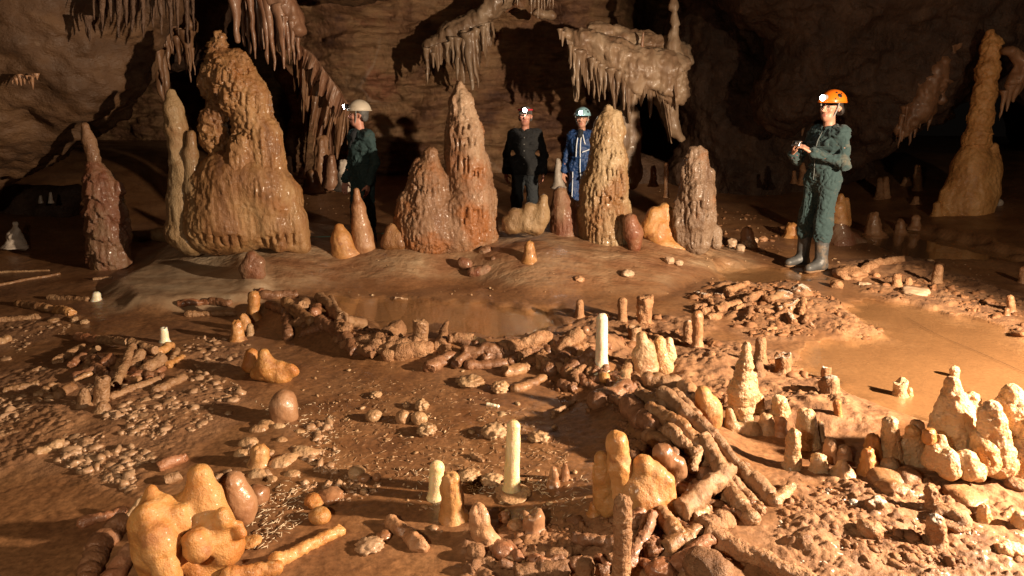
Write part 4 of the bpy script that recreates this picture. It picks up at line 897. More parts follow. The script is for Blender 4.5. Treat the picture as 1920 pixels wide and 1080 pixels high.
cluster('stalactite_cluster', 'dark slanting stalactites at the top edge, on the lip of the left rock roof', 'stalactite', 6.6,
    [(175, -30, 36, 8, 0, -8), (192, -30, 58, 9, 0, -14), (206, -30, 40, 7, 0, -8), (225, -30, 70, 10, 0, -16), (250, -30, 62, 9, 0, -14), (236, -30, 50, 8, 0, -10), (268, -30, 70, 9, 0, -12), (285, -30, 55, 8, 0, -8), (300, -30, 64, 9, 0, -8), (165, 30, 78, 8, 0, -4), (315, -30, 80, 8, 0, -6), (330, -30, 66, 7, 0, -6), (345, -30, 84, 8, 0, -5), (358, -30, 60, 7, 0, -4)], 'shaderock')  # darkened rock colour stands in for their unlit silhouettes
cluster('stalactite_cluster', 'fringe of short brown draperies under the lip of the left rock roof', 'stalactite', 8.3,
    [(150, 128, 178, 16), (160, 120, 168, 14, .1), (176, 118, 166, 14, .2), (143, 140, 172, 9), (194, 105, 172, 9), (201, 100, 150, 7), (210, 95, 138, 9), (184, 100, 128, 6), (168, 110, 150, 9), (155, 150, 200, 4)],
    'drape', root=pp(8.35, (140, 140, 11, 165, 125, 13), (165, 122, 12, 205, 92, 10), (150, 150, 11, 185, 145, 9)))
cluster('stalactite_cluster', 'few short stalactites on the face of the left rock roof, by the left edge', 'stalactite', 6.4,
    [(36, 140, 160, 5), (44, 142, 158, 4), (53, 142, 158, 5), (58, 144, 168, 5), (30, 146, 160, 4), (68, 138, 150, 5)], 'drape')
cluster('hanging_flowstone', 'brown two-pronged hanging flowstone left of the orange helmet', 'stalactite', 10.6,
    [(1496, 185, 246, 14, 0, -2), (1510, 185, 254, 13, 0, 1), (1504, 185, 205, 30)], 'drape', root=pp(10.6, (1494, 178, 14, 1520, 174, 14), (1496, 192, 12, 1512, 195, 12)))
cluster('hanging_flowstone', 'dim fringe of draperies low on the dark wall left of the caver holding the camera', 'stalactite', 11.8,
    [(1412, 245, 300, 12), (1424, 240, 308, 12), (1436, 236, 320, 12), (1448, 238, 310, 14), (1460, 240, 325, 12), (1402, 255, 290, 8), (1475, 245, 300, 14), (1486, 240, 320, 10)], 'drape', root=pp(11.9, (1408, 240, 14, 1450, 228, 16), (1450, 228, 16, 1490, 235, 18)))
cluster('hanging_flowstone', 'long brown tongue of flowstone slanting down the right overhang', 'stalactite', 10.1,
    [(1752, 160, 245, 12), (1768, 150, 192, 16), (1700, 200, 265, 10), (1712, 220, 272, 9), (1722, 200, 258, 10), (1693, 215, 278, 7)], 'drape',
    root=pp(10.15, (1806, 26, 8, 1775, 90, 18), (1775, 92, 18, 1745, 150, 26), (1745, 150, 24, 1720, 200, 26), (1720, 200, 26, 1694, 240, 16), (1748, 160, 16, 1765, 190, 10)))
cluster('hanging_flowstone', 'slim pale tongue of flowstone on the upper right wall, right of the orange helmet', 'stalactite', 10.4,
    [(1672, 130, 172, 8), (1660, 140, 168, 8), (1654, 150, 172, 6)], 'drape', root=pp(10.4, (1706, 0, 6, 1690, 70, 10), (1690, 70, 10, 1676, 120, 12), (1676, 120, 13, 1652, 155, 10)))
cluster('hanging_flowstone', 'pale drapery hanging at the right edge beside the orange column', 'stalactite', 9.4,
    [(1896, 160, 208, 10), (1906, 150, 190, 14), (1884, 170, 226, 7), (1915, 150, 176, 12)], 'drape', root=pp(9.4, (1925, 130, 18, 1900, 155, 12), (1895, 95, 10, 1915, 110, 14)))
cluster('stalactite_cluster', 'faint ribbed draperies on the dark wall at the top, right of centre', 'stalactite', 12.6,
    [(1310, -30, 60, 10), (1322, -30, 90, 14), (1334, -30, 84, 12), (1346, -30, 60, 12), (1300, -30, 100, 10), (1358, -30, 50, 10), (1290, -20, 130, 9), (1420, -30, 40, 12), (1434, -30, 50, 14)], 'drape')
# ------------------------------------------------------------------ small standing stalagmites
def stal(px, yb, yt, wb, wt, mat, label, lean=0, top='round', rough=.07, knob=None, name='stalagmite', cat='stalagmite', group=None, ring=0., flare=0., d=None, lift=0.):
    b = G(px, yb) if d is None else P(px, yb, d)
    m = mpp(b); t = P(px + lean, yt, b[1]); b = b.copy(); b[2] += lift
    sd = int(px * 7 + yb)
    rs = np.random.RandomState(sd)
    zz = np.linspace(0, 1, 9); pts = b + (t - b) * zz[:, None]; low = b - np.array([0, 0, .03]); pts = np.concatenate([[low], pts])
    flare = max(flare, .26)
    rad = np.interp(zz, [0, .16, .75, 1], [wb / 2 * (1 + flare), wb / 2 * .94, (wb * .35 + wt * .65) / 2, wt / 2]) * m
    rad *= 1 + rs.uniform(-.03, .03, 9) + ring * np.sin(np.arange(9) * 2.4)
    rad = np.concatenate([[rad[0] * 1.25], rad])
    if top == 'round':
        hh = np.linalg.norm(t - b); pts[1:] = b + (t - b) * zz[:, None] * (1 - min(wt / 2 * m * .85, hh * .6) / hh)
    pts[2:-1, :2] += rs.uniform(-1, 1, (len(pts) - 3, 2)) * wb * m * (.012 if mat in ('white', 'yellow') else .03)
    W = wb * m
    v, f = tube(pts, rad, 28 if wb > 24 else 18, 'flat', top, step=max(.006, W * .10))
    candle = mat in ('white', 'yellow')
    if candle: rough *= .45
    v = wobble(v, f, W * rough, 2.2 / W, sd, knob=knob or (4.5 / W, W * (.02 if candle else .09)), rib=(9 / W, W * (.02 if candle else .06)))
    v = wobble(v, f, W * (.02 if candle else .045), 7 / W, sd + 2)
    if top != 'round':
        hh = np.clip((v[:, 2] - (t[2] - W * .35)) / (W * .35), 0, 1); v[:, 2] += hh * W * .28 * fbm(v * 2.6 / W, sd + 4, 3)
    org = b.copy()
    o = mk(name, v, orient(v, f), M[mat], origin=org)
    return tag(o, label, cat, group)
S = stal
S(309, 641, 615, 17, 13, 'white', 'short white broken candle stalagmite at the back of the left tube heap', lean=-2, top='flat')
S(446, 637, 600, 27, 19, 'orange', 'small glossy orange stalagmite with a pale ring at its foot, beside the left pool', lean=-2, flare=.25)
S(462, 618, 588, 24, 18, 'orange', 'amber lump just behind the small glossy orange stalagmite', lean=-6)
S(469, 628, 607, 14, 12, 'pale', 'pale knobbly nub at the foot of the small glossy orange stalagmite')
S(476, 600, 546, 24, 21, 'orange', 'upright orange stalagmite with round top at the left end of the tube ridge', flare=.2)
S(489, 552, 540, 18, 14, 'tubered', 'reddish rounded stump behind the upright orange stalagmite')
SOLO = (534, 786, 29, 36, 'pinkstone', 'pinkish brown domed boulder-like stalagmite casting a long shadow, on the pale sheet')
S(487, 868, 834, 38, 32, 'orange', 'small smooth orange dome set in the pale bubbly sheet', rough=.04)
S(818, 932, 865, 30, 28, 'yellow', 'short yellow candle stalagmite behind the fat brown one', lean=2, flare=.3)
S(850, 970, 885, 46, 37, 'orange', 'fat ribbed orange brown stalagmite in front of the short yellow one', lean=-6, ring=.03)
S(908, 1010, 945, 44, 34, 'brown', 'squat leaning brown stalagmite with a lumpy foot, right of the ribbed one', lean=-14, rough=.12)
S(959, 922, 789, 31, 24, 'yellow', 'tall pale yellow candle stalagmite standing alone in the near foreground', lean=4, rough=.04, flare=.1)
S(1127, 690, 588, 25, 21, 'white', 'tall white candle stalagmite rising from the dark mud ridge', lean=2, rough=.04)
S(1037, 909, 876, 23, 13, 'pinkstone', 'small pinkish pointed nub, left one of a pair near the yellow candle', lean=2)
S(1059, 897, 868, 18, 8, 'pinkstone', 'small pinkish pointed nub, right one of a pair near the yellow candle')
S(1000, 992, 966, 42, 40, 'pinkstone', 'flat-topped brown drum-shaped stone in the lower centre', top='flat')
S(1115, 962, 942, 24, 20, 'amber', 'little amber dome in the dark at the foot of the amber horn cluster')
S(1163, 1110, 930, 34, 33, 'mudcrust', 'tall rough brown stalagmite cut by the bottom edge, before the amber horn cluster', lean=5, rough=.05)
S(1167, 606, 558, 18, 16, 'mudcrust', 'rough brown stick-like stalagmite behind the white candle')
S(1209, 607, 557, 26, 32, 'mudcrust', 'thick crumbly brown stump right of the stick-like stalagmite', rough=.14, top='flat')
S(1087, 594, 562, 17, 13, 'mudcrust', 'small dark brown stump on the wet floor behind the ridge')
S(1308, 652, 583, 20, 21, 'brown', 'slim reddish brown stalagmite with a smooth round top, on raised mud', rough=.04)
S(1290, 640, 601, 20, 16, 'mudfrost', 'frost-edged brown slab leaning behind the slim reddish stalagmite')
S(1425, 678, 632, 24, 17, 'mudcrust', 'knobbly brown stub just behind the tall pale banded stalagmite', lean=2)
S(1468, 697, 669, 28, 30, 'mudfrost', 'broken mud stump with a flat frosted top, near the pool', top='flat')
S(1420, 700, 676, 26, 22, 'mudlump', 'rounded mud lump beside the knobbly brown stub')
S(1556, 742, 706, 38, 34, 'mudfrost', 'thick crusty stump with a narrower broken neck at the edge of the pool', rough=.1)
S(1549, 712, 690, 20, 18, 'mudfrost', 'narrow broken neck on top of the thick crusty stump', top='flat', lift=0)
S(1571, 779, 750, 13, 15, 'amber', 'small yellowish peg stuck in crumbly mud near the pool', lean=-2)
S(1688, 741, 716, 24, 24, 'frost', 'little white-topped stump standing in the pool water', top='flat')
S(1706, 741, 727, 11, 9, 'frost', 'tiny frosted nub touching the white-topped stump in the pool')
S(1790, 706, 687, 15, 17, 'frost', 'small pale round-topped nub in the pool behind the frosted tower', rough=.1)
S(1462, 776, 742, 36, 26, 'frost', 'roundish pale lump right of the tall banded stalagmite', rough=.08)
S(1423, 772, 738, 22, 16, 'frost', 'narrow pale lump touching the right flank of the tall banded stalagmite')
S(1512, 830, 767, 42, 35, 'frost', 'broad round-topped frosted stalagmite, tallest of the row near the pool mud', rough=.05)
S(1538, 822, 790, 18, 13, 'pale', 'small pale nub on the right of the broad round-topped stalagmite')
S(1485, 877, 806, 32, 22, 'frost', 'leaning cone-shaped frosted stalagmite in front of the broad round-topped one', lean=4, flare=.2)
S(1535, 886, 851, 34, 30, 'frost', 'squat barrel-shaped frosted stub right of the leaning cone', rough=.1)
S(1437, 803, 776, 34, 22, 'pale', 'low pale mound at the right foot of the tall banded stalagmite')
S(1464, 812, 780, 24, 20, 'brown', 'brown rounded block right of the low pale mound')
S(1558, 862, 822, 30, 22, 'brown', 'dim brown rounded stub in shade behind the barrel-shaped stub')
S(1582, 866, 836, 32, 24, 'brown', 'dim brown dome in shade left of the smooth egg-shaped stalagmite')
S(1580, 893, 862, 44, 18, 'pale', 'low pale cone between the barrel-shaped stub and the egg')
S(1628, 892, 840, 38, 20, 'amber', 'smooth egg-shaped cream stalagmite at the front of the right row', rough=.03)
S(1637, 868, 814, 36, 22, 'amber', 'smooth cream stalagmite just behind the egg-shaped one', rough=.03)
S(1672, 868, 782, 36, 26, 'frost', 'tall frosted stalagmite left of the whitish cluster', lean=-4, flare=.2, rough=.05)
S(1668, 892, 862, 44, 30, 'pale', 'rounded pale foot lump under the tall frosted stalagmite')
S(1720, 855, 788, 30, 22, 'pale', 'smooth pale lobe tucked behind the left lobe of the whitish cluster')
S(1755, 1016, 967, 36, 30, 'mudfrost', 'stout crumbly stub standing in frosted mud at lower right', rough=.1)
S(1845, 976, 946, 26, 18, 'frost', 'small white-capped nub in the mud at lower right')
S(1912, 992, 960, 28, 22, 'frost', 'white-capped nub at the right edge of the photo')
S(1750, 958, 912, 28, 20, 'mudcrust', 'crusty leaning stub above the stout crumbly one', lean=-6, rough=.12)
S(1757, 531, 496, 19, 16, 'mudcrust', 'upright reddish stub on the far side of the pool', lean=3)
S(1682, 538, 513, 18, 14, 'mudcrust', 'short brown stub with a round stone beside it, across the pool')
S(1704, 536, 521, 16, 12, 'mudcrust', 'small round lump right of the short brown stub across the pool')
S(1897, 586, 554, 15, 12, 'brown', 'small brown peg across the pool by the right edge', lean=-3)
S(1888, 590, 577, 12, 10, 'brown', 'tiny lump at the foot of the small brown peg')
S(1919, 530, 500, 18, 14, 'brown', 'brown stub cut by the right edge across the pool')
S(1638, 440, 398, 32, 20, 'brown', 'short thick stalagmite standing in water behind the orange-helmeted caver', rough=.06)
S(1688, 437, 411, 20, 14, 'brown', 'rounded stub at the far water edge, left one of two')
S(1716, 426, 403, 20, 16, 'brown', 'rounded stub at the far water edge, right one of two')
S(1650, 370, 333, 16, 9, 'mudcrust', 'small twin-peaked stalagmite far back under the right overhang', flare=.5)
S(1661, 370, 330, 14, 10, 'mudcrust', 'narrow peak on the right of the far twin-peaked stalagmite')
S(1721, 356, 309, 16, 11, 'mudcrust', 'slender stalagmite far back in the dark under the right overhang')
S(1700, 346, 332, 20, 14, 'mudcrust', 'low round stump left of the slender far stalagmite')
S(1718, 382, 368, 18, 12, 'mudcrust', 'small lump on the far floor below the slender stalagmite')
S(1757, 404, 378, 18, 12, 'column', 'small two-lobed stub at the left foot of the column cone')
S(1484, 444, 418, 26, 22, 'orange', 'glossy orange double stub left of the orange-helmeted caver', rough=.1)
S(1500, 446, 420, 22, 14, 'orange', 'right lobe of the glossy orange double stub by the caver')
S(1402, 462, 425, 32, 18, 'brown', 'brown cone stalagmite above a small pile of pale chips')
S(1249, 366, 305, 9, 8, 'brown', 'thin rod stalagmite standing in the dark behind the grey brown one', d=9.8)
S(1506, 342, 305, 18, 6, 'mudcrust', 'dim cone stalagmite at the hips of the orange-helmeted caver', d=10.2)
S(1489, 340, 320, 9, 6, 'mudcrust', 'small dim peg left of the dim cone by the caver', d=10.2)
S(1047, 348, 298, 20, 10, 'crystal', 'whitish stalagmite between the black-clad man and the woman', d=10.6)
S(644, 352, 300, 24, 17, 'crystal', 'whitish lump behind the white-helmeted caver', d=9.6)
S(604, 350, 254, 38, 18, 'drape', 'brown pointed stalagmite under the drapery curtain', d=10.6)
S(622, 350, 290, 24, 14, 'drapered', 'pale brown stalagmite under the right end of the drapery curtain', d=10.4)
S(585, 356, 318, 34, 24, 'drape', 'squat brown stump left of the pointed stalagmite under the curtain', d=10.2)
S(545, 345, 293, 11, 8, 'crystal', 'thin pale rod stalagmite standing right of the castle', d=9.8, lean=-3)
S(565, 330, 314, 12, 8, 'drape', 'tiny stump between the thin pale rod and the squat stump', d=10.)
S(660, 330, 262, 22, 8, 'drapered', 'brown shard hanging low behind the white-helmeted caver', d=10.8)
S(1225, 345, 310, 14, 9, 'drape', 'dim stump at the foot of the canopy pillar', d=10.4)
S(28, 458, 418, 30, 9, 'crystal', 'small whitish crystal cone in the dark at far left', d=7.6, rough=.2)
S(95, 376, 360, 7, 4, 'crystal', 'tiny white crystal tooth on the dark left slope', d=8.4)
S(76, 376, 366, 6, 4, 'crystal', 'very tiny white crystal tooth left of the taller one on the dark slope', d=8.4)
S(993, 486, 452, 24, 17, 'orange', 'small egg-shaped stalagmite alone on the mound', rough=.04)
S(1096, 640, 626, 7, 7, 'brown', 'short stalk carrying a pale round bead behind the ridge')
S(181, 563, 547, 18, 14, 'white', 'small rounded whitish nub on the mound edge at left')
S(106, 1, 1, 1, 1, 'brown', 'x') if False else None

# rounded stones and nodules
def stone(px, py, rx, ry, mat, label, name='stone', cat='stone', group=None, lift=0., sub=3, rough=.14, knob=None, sz=None, d=None):
    b = G(px, py, lift) if d is None else P(px, py, d); m = mpp(b); v0, f = ico(sub); sd = int(px * 3 + py * 11)
    R = np.array([rx * m, rx * m * .9, ry * m])
    n = v0 * (1 + rough * 1.6 * fbm(v0 * 1.4, sd, 3)[:, None])
    if knob: n = n * (1 + knob[1] * (.5 - np.clip(worley(v0 * knob[0], sd), 0, 1)))[:, None]
    a = random.Random(sd).uniform(0, 6.28); c, s_ = math.cos(a), math.sin(a)
    v = n * R; v = np.stack([v[:, 0] * c - v[:, 1] * s_, v[:, 0] * s_ + v[:, 1] * c, v[:, 2]], 1)
    ctr = b + np.array([0, 0, ry * m * .55])
    return tag(mk(name, v + ctr, [f], M[mat], origin=ctr), label, cat, group)
T = stone
T(*SOLO, name='stalagmite', cat='stalagmite', rough=.10)
T(960, 926, 36, 5, 'pale', 'low pale crust pad around the foot of the tall yellow candle', name='calcite_pad', cat='crust', rough=.2)
T(701, 786, 16, 12, 'pale', 'smooth oval stone lying alone on the wet centre floor, leftmost of its row', rough=.06)
T(756, 790, 16, 14, 'pale', 'second stone from the left in the row on the centre floor', rough=.08)
T(786, 792, 16, 14, 'pale', 'cone-topped stone at the right end of the row on the centre floor', rough=.10)
PN = dict(name='popcorn_nodule', cat='stone', knob=(2.4, .55), rough=.12)
T(801, 812, 18, 12, 'pale', 'popcorn-like calcite clump in front of the stone row on the centre floor', **PN)
T(791, 766, 14, 12, 'pale', 'popcorn-like calcite clump behind the stone row on the centre floor', **PN)
T(762, 762, 8, 5, 'pale', 'tiny popcorn clump left of the clump behind the stone row', **PN)
T(705, 742, 12, 5, 'pale', 'flat popcorn crust further back on the centre floor', **PN)
T(882, 720, 26, 9, 'pale', 'knobbly popcorn crust below the tube ridge, larger of two', **PN)
T(938, 732, 18, 11, 'pale', 'knobbly popcorn crust below the tube ridge, right of the larger one', **PN)
T(925, 815, 24, 12, 'pale', 'long popcorn clump left of the yellow candle top', **PN)
T(1010, 825, 20, 9, 'pale', 'popcorn clump right of the yellow candle top', **PN)
T(670, 893, 18, 13, 'pale', 'cream cone-shaped stone with smaller ones at its foot, lower left of centre', rough=.08)
T(683, 900, 12, 8, 'pinkstone', 'small stone leaning on the cream cone-shaped stone')
T(707, 898, 9, 7, 'pinkstone', 'small round stone right of the cream cone-shaped stone')
T(683, 925, 8, 6, 'pale', 'little round pebble below the cream cone-shaped stone')
T(880, 895, 22, 9, 'pale', 'popcorn clump between the ribbed stalagmite and the yellow candle', **PN)
T(922, 905, 20, 10, 'pale', 'popcorn clump touching the left of the yellow candle foot', **PN)
T(600, 975, 22, 16, 'amber', 'smooth rounded amber stone by the end of the fallen orange tube', rough=.06)
T(720, 1010, 14, 10, 'pinkstone', 'rounded pinkish stone beside the crusty fallen piece')
T(693, 1028, 26, 11, 'gravel', 'bunch of round nodules in the lower centre', **PN)
T(590, 945, 20, 12, 'amber', 'yellowish block stone at the lower left of centre', rough=.2)
T(620, 935, 26, 13, 'pinkstone', 'brown angular block beside the yellowish block stone', rough=.2)
T(480, 940, 26, 22, 'pinkstone', 'pinkish rounded stone at the right of the amber cluster', rough=.1)
T(418, 1010, 9, 9, 'amber', 'small amber drop stuck at the right foot of the amber cluster')
T(470, 1020, 20, 9, 'amber', 'twisted little amber lump right of the amber cluster')
T(1097, 624, 9, 9, 'pinkstone', 'pale pink round bead sitting on a short stalk', rough=.02, lift=.05)
T(1133, 714, 11, 11, 'amber', 'glossy orange ball in the dark ridge below the white candle', rough=.04, lift=.02)
T(785, 660, 8, 8, 'tube', 'brown lump wedged under the upright cut stub')
T(893, 1043, 20, 16, 'mudcrust', 'crusty round nodule at bottom centre')
T(943, 1040, 22, 17, 'tubered', 'smooth dark brown cobble at bottom centre', rough=.08)
T(946, 975, 14, 12, 'brown', 'brown rounded knob right of the leaning brown stalagmite')
T(965, 990, 16, 11, 'tube', 'cut disc-shaped tube end near the flat-topped drum')
T(1325, 1085, 48, 34, 'mudlump', 'large muddy boulder at the bottom edge, right of centre', rough=.2)
T(1240, 1082, 26, 20, 'tubered', 'dark angular block at the bottom edge left of the muddy boulder', rough=.25)
T(1660, 905, 34, 18, 'tube', 'dark smooth bean-shaped rock before the right row', rough=.10)
T(1700, 908, 26, 20, 'tube', 'dark rounded rock right of the bean-shaped rock', rough=.12)
T(1672, 925, 30, 17, 'tube', 'brown pointed rock below the bean-shaped rock', rough=.16)
T(1640, 955, 22, 15, 'mudfrost', 'frost-edged angular rock in the mud at lower right', rough=.25)
T(1808, 935, 40, 12, 'tube', 'flat brown rock slab right of the crusty stub', rough=.2)
T(1905, 915, 20, 12, 'mudcrust', 'crumbly lump near the right edge')
T(1785, 985, 34, 20, 'mudcrust', 'muddy crumbly lump between the stout stub and the white-capped nub', rough=.25)
T(1630, 1000, 24, 17, 'mudcrust', 'rounded mud lump left of the frosted patch at lower right', rough=.16)
T(1505, 1020, 22, 14, 'mudlump', 'mud lump beside the long log at lower right', rough=.2)
T(1568, 540, 12, 10, 'mudcrust', 'roundish stone at the near toe of the far mud heap')
T(1590, 520, 30, 14, 'mudcrust', 'angular block lying before the far mud heap', rough=.28)
T(1715, 552, 24, 9, 'chip', 'pale block lying on the far edge of the pool', rough=.25)
T(1500, 555, 22, 15, 'mudfrost', 'pale frosted block at the right end of the rubble heap', rough=.25)
T(1470, 560, 18, 10, 'mudfrost', 'pale frosted slab on the right of the rubble heap', rough=.25)
T(1255, 492, 10, 7, 'chip', 'small pale stone on the mound left of the chip pile', rough=.2)
T(1272, 496, 9, 6, 'chip', 'smaller stone beside the small pale stone on the mound', rough=.2)
T(1175, 516, 13, 7, 'chip', 'cluster-like pale chip on the mound foot', rough=.3)
T(1086, 526, 10, 6, 'brown', 'low brown lump on the mound foot right of centre', rough=.2)
T(1372, 462, 12, 10, 'chip', 'pale brown chip in the pile under the brown cone', rough=.28)
T(1388, 470, 10, 8, 'chip', 'round pale chip at the front of the pile under the brown cone', rough=.2)
T(1400, 464, 11, 8, 'chip', 'pale chip at the right of the pile under the brown cone', rough=.3)
T(1412, 456, 9, 7, 'chip', 'darker chip at the back of the pile under the brown cone', rough=.3)
T(140, 604, 9, 7, 'pale', 'squarish pale block left on the silt at left', rough=.25)
T(158, 607, 8, 5, 'pale', 'smaller squarish pale block on the silt at left', rough=.25)
T(100, 605, 10, 6, 'pale', 'rounded pale lump left of the squarish blocks', rough=.2)
T(1430, 452, 10, 6, 'brown', 'low stone at the edge of the shadow of the caver', rough=.25)
T(1870, 385, 9, 8, 'crystal', 'small bright white disc-like stone on the bank before the orange column', rough=.03)
T(1642, 520, 8, 6, 'brown', 'small stone on the far mud left of the reddish stub')
T(2, 1, 1, 1, 'brown', 'x') if False else None

# ------------------------------------------------------------------ broken stalagmite tubes lying about
def piece(x1, y1, x2, y2, r, mat, label, l1=0., l2=0., c=('flat', 'flat'), taper=1., bend=0., rough=.10, ring=.015, name='broken_tube', cat='broken stalagmite', group=None, sink=.42):
    r *= .86
    p1 = G(x1, y1, l1); p2 = G(x2, y2, l2); m = (mpp(p1) + mpp(p2)) / 2
    R = r * m; sd = int(x1 * 5 + y1 * 3 + x2); rs = np.random.RandomState(sd)
    a = p1 + np.array([0, 0, R * sink]); b = p2 + np.array([0, 0, R * sink * taper])
    z = np.linspace(0, 1, 9); pts = a + (b - a) * z[:, None]
    L = np.linalg.norm(b - a); side_ = np.array([-(b - a)[1], (b - a)[0], 0]) / max(L, 1e-6)
    pts += side_ * (np.sin(z * math.pi) * bend * L)[:, None]
    pts[1:-1] += rs.uniform(-1, 1, (7, 3)) * R * .2
    taper *= rs.uniform(.72, 1.05)
    rad = R * np.linspace(1, taper, 9) * (1 + rs.uniform(-.08, .08, 9) + ring * np.sin(np.arange(9) * 2.2 + sd))
    v, f = tube(pts, rad, 30 if r > 12 else 20, c[0], c[1], step=max(.005, R * .2))
    v = wobble(v, f, R * rough * 2.4, .8 / R, sd, knob=(2.0 / R, R * .13))
    v = wobble(v, f, R * .13, 4.5 / R, sd + 3)
    ax = (b - a) / max(L, 1e-6); tt = (v - a) @ ax
    for e0, sg, kd in ((0, -1, c[0]), (L, 1, c[1])):
        if kd != 'round':
            hh = np.clip(1 - np.abs(tt - e0) / (R * .6), 0, 1); v = v + ax * (hh * R * .55 * fbm(v * 1.3 / R, sd + 6, 3))[:, None]
    return tag(mk(name, v, orient(v, f), M[mat], origin=(a + b) / 2), label, cat, group)
Q = piece
HF, RR, FR, RF, RH = ('hollow', 'flat'), ('round', 'round'), ('flat', 'round'), ('round', 'flat'), ('round', 'hollow')
# heap at left
Q(108, 682, 158, 652, 11, 'tubepale', 'pale tube with an open ring-shaped end, leftmost of the left heap', c=HF, taper=.75)
Q(147, 634, 184, 641, 10, 'tubered', 'reddish short tube at the back left of the left heap')
Q(188, 640, 240, 645, 10, 'tubepale', 'pale horizontal tube at the back of the left heap', .02, .03)
Q(243, 645, 292, 660, 10, 'tubepale', 'tube with a glittering cut end on top of the left heap', .05, .05)
Q(298, 664, 321, 652, 11, 'orange', 'short smooth orange tube at the right of the left heap', .02, .02, c=RR)
Q(250, 652, 217, 724, 9, 'tubepale', 'long leaning tube with a hollow lower end across the left heap', .08, .01, c=('flat', 'hollow'), taper=1.15)
Q(263, 668, 250, 694, 13, 'tubepale', 'stubby tube in the middle of the left heap', .05, .01, c=RF)
Q(302, 678, 271, 704, 15, 'tubepale', 'thick banded tube with a yellowish end on the right of the left heap', .03, .01, c=('flat', 'flat'), ring=.06)
Q(213, 676, 194, 688, 13, 'tubered', 'reddish tube end facing the camera in the left heap', .02, .01)
Q(140, 712, 188, 696, 12, 'tubered', 'reddish curved tube lying low in the left heap', c=FR)
Q(212, 748, 296, 716, 11, 'tubepale', 'long knobbly pale tube along the front of the left heap', c=RR, rough=.12)
Q(292, 736, 345, 712, 10, 'tubepale', 'knobbly pale tube continuing right of the long one at the left heap', c=RR, rough=.14)
Q(168, 668, 184, 655, 7, 'tubefrost', 'small frosted tube fragment standing inside the left heap', 0, .06)
Q(230, 708, 264, 696, 8, 'tubered', 'thin reddish tube under the long leaning one', c=RR)
Q(312, 690, 344, 672, 9, 'orange', 'orange lumpy fragment at the right edge of the left heap', rough=.2)
S(190, 752, 708, 26, 24, 'tubepale', 'broken upright block with torn top in front of the left heap', top='flat', name='broken_tube', cat='broken stalagmite', lean=3)
S(158, 760, 728, 24, 16, 'tubepale', 'two-stepped broken block left of the torn upright block', name='broken_tube', cat='broken stalagmite')
S(192, 768, 752, 28, 18, 'tubepale', 'low knobbly stump before the torn upright block', name='broken_tube', cat='broken stalagmite')
Q(8, 738, 73, 722, 9, 'tubepale', 'pale crusty tube lying at the left edge, before the dark gap', rough=.16)
Q(72, 746, 100, 728, 10, 'tubepale', 'crusty clumpy piece right of the pale crusty tube', rough=.22)
Q(104, 748, 136, 730, 11, 'tube', 'dark wedge-shaped piece left of the two-stepped block', rough=.14)
Q(-6, 606, 72, 598, 9, 'tubepale', 'long pale bar cut by the left edge, on the silt', rough=.12)
Q(36, 572, 92, 582, 10, 'tube', 'brown curved tube at the left mound edge, left of the orange chunk', c=RR)
Q(108, 584, 137, 592, 11, 'orange', 'orange lumpy chunk at the left mound edge', rough=.2)
Q(92, 560, 166, 564, 7, 'tubepale', 'long slim tube lying on the left mound edge')
Q(-10, 512, 92, 508, 3, 'pale', 'thin pale stick on the dark floor at far left', c=RR, name='calcite_stick', cat='stick')
Q(-10, 537, 112, 515, 4, 'tube', 'thin brown stick below the pale one at far left', c=RR, name='calcite_stick', cat='stick')
Q(335, 572, 396, 568, 8, 'tubered', 'pinkish tube lying under the lip of the mound at left')
Q(396, 568, 428, 572, 9, 'tubedark', 'dark tube end right of the pinkish one under the lip', c=RR)
Q(175, 525, 210, 522, 4, 'tubepale', 'small pale splinter on the mound below the leaning stalagmite')
Q(352, 592, 440, 590, 8, 'tubepale', 'half-sunk pale tube at the edge of the left pool', c=RR, rough=.15)
Q(-8, 648, 14, 640, 12, 'pale', 'pale lump cut by the left edge above the dark gap', rough=.2)
Q(0, 820, 36, 812, 6, 'tubepale', 'short pale bar on the mud near the left edge')
Q(70, 852, 98, 846, 10, 'pale', 'squared crusty block on the mud at left', rough=.16)
Q(98, 846, 118, 834, 11, 'pale', 'crusty pointed block beside the squared one at left', rough=.2)
# by the amber cluster
Q(156, 985, 232, 962, 13, 'tubered', 'smooth reddish tube in the shade left of the amber cluster', c=RR)
Q(176, 1042, 226, 992, 25, 'tubedark', 'thick dark tube with a pale ringed end left of the amber cluster', c=('flat', 'round'), ring=.06)
Q(165, 1100, 182, 1046, 24, 'tubedark', 'dark thick tube cut by the bottom edge at lower left', c=RR)
Q(206, 1098, 242, 1044, 22, 'tubered', 'reddish glossy tube at the bottom edge beside the amber cluster', c=RR)
Q(236, 975, 270, 934, 8, 'pale', 'thin pale forked splinter leaning on the amber cluster', 0, .06, c=('flat', 'flat'))
Q(518, 1056, 640, 998, 16, 'orange', 'long glossy orange tube lying right of the amber cluster', c=('round', 'flat'), taper=.9)
Q(432, 1085, 520, 1070, 20, 'amber', 'low amber tongue at the bottom edge joining the orange tube', c=RR)
Q(300, 880, 350, 862, 14, 'tubered', 'brown hollow-topped block behind the amber cluster', c=HF)
Q(312, 905, 338, 895, 12, 'tubefrost', 'greyish block just behind the amber cluster')
Q(735, 985, 792, 1030, 17, 'brown', 'crusty ridged piece lying in the lower centre', c=RR, rough=.18)
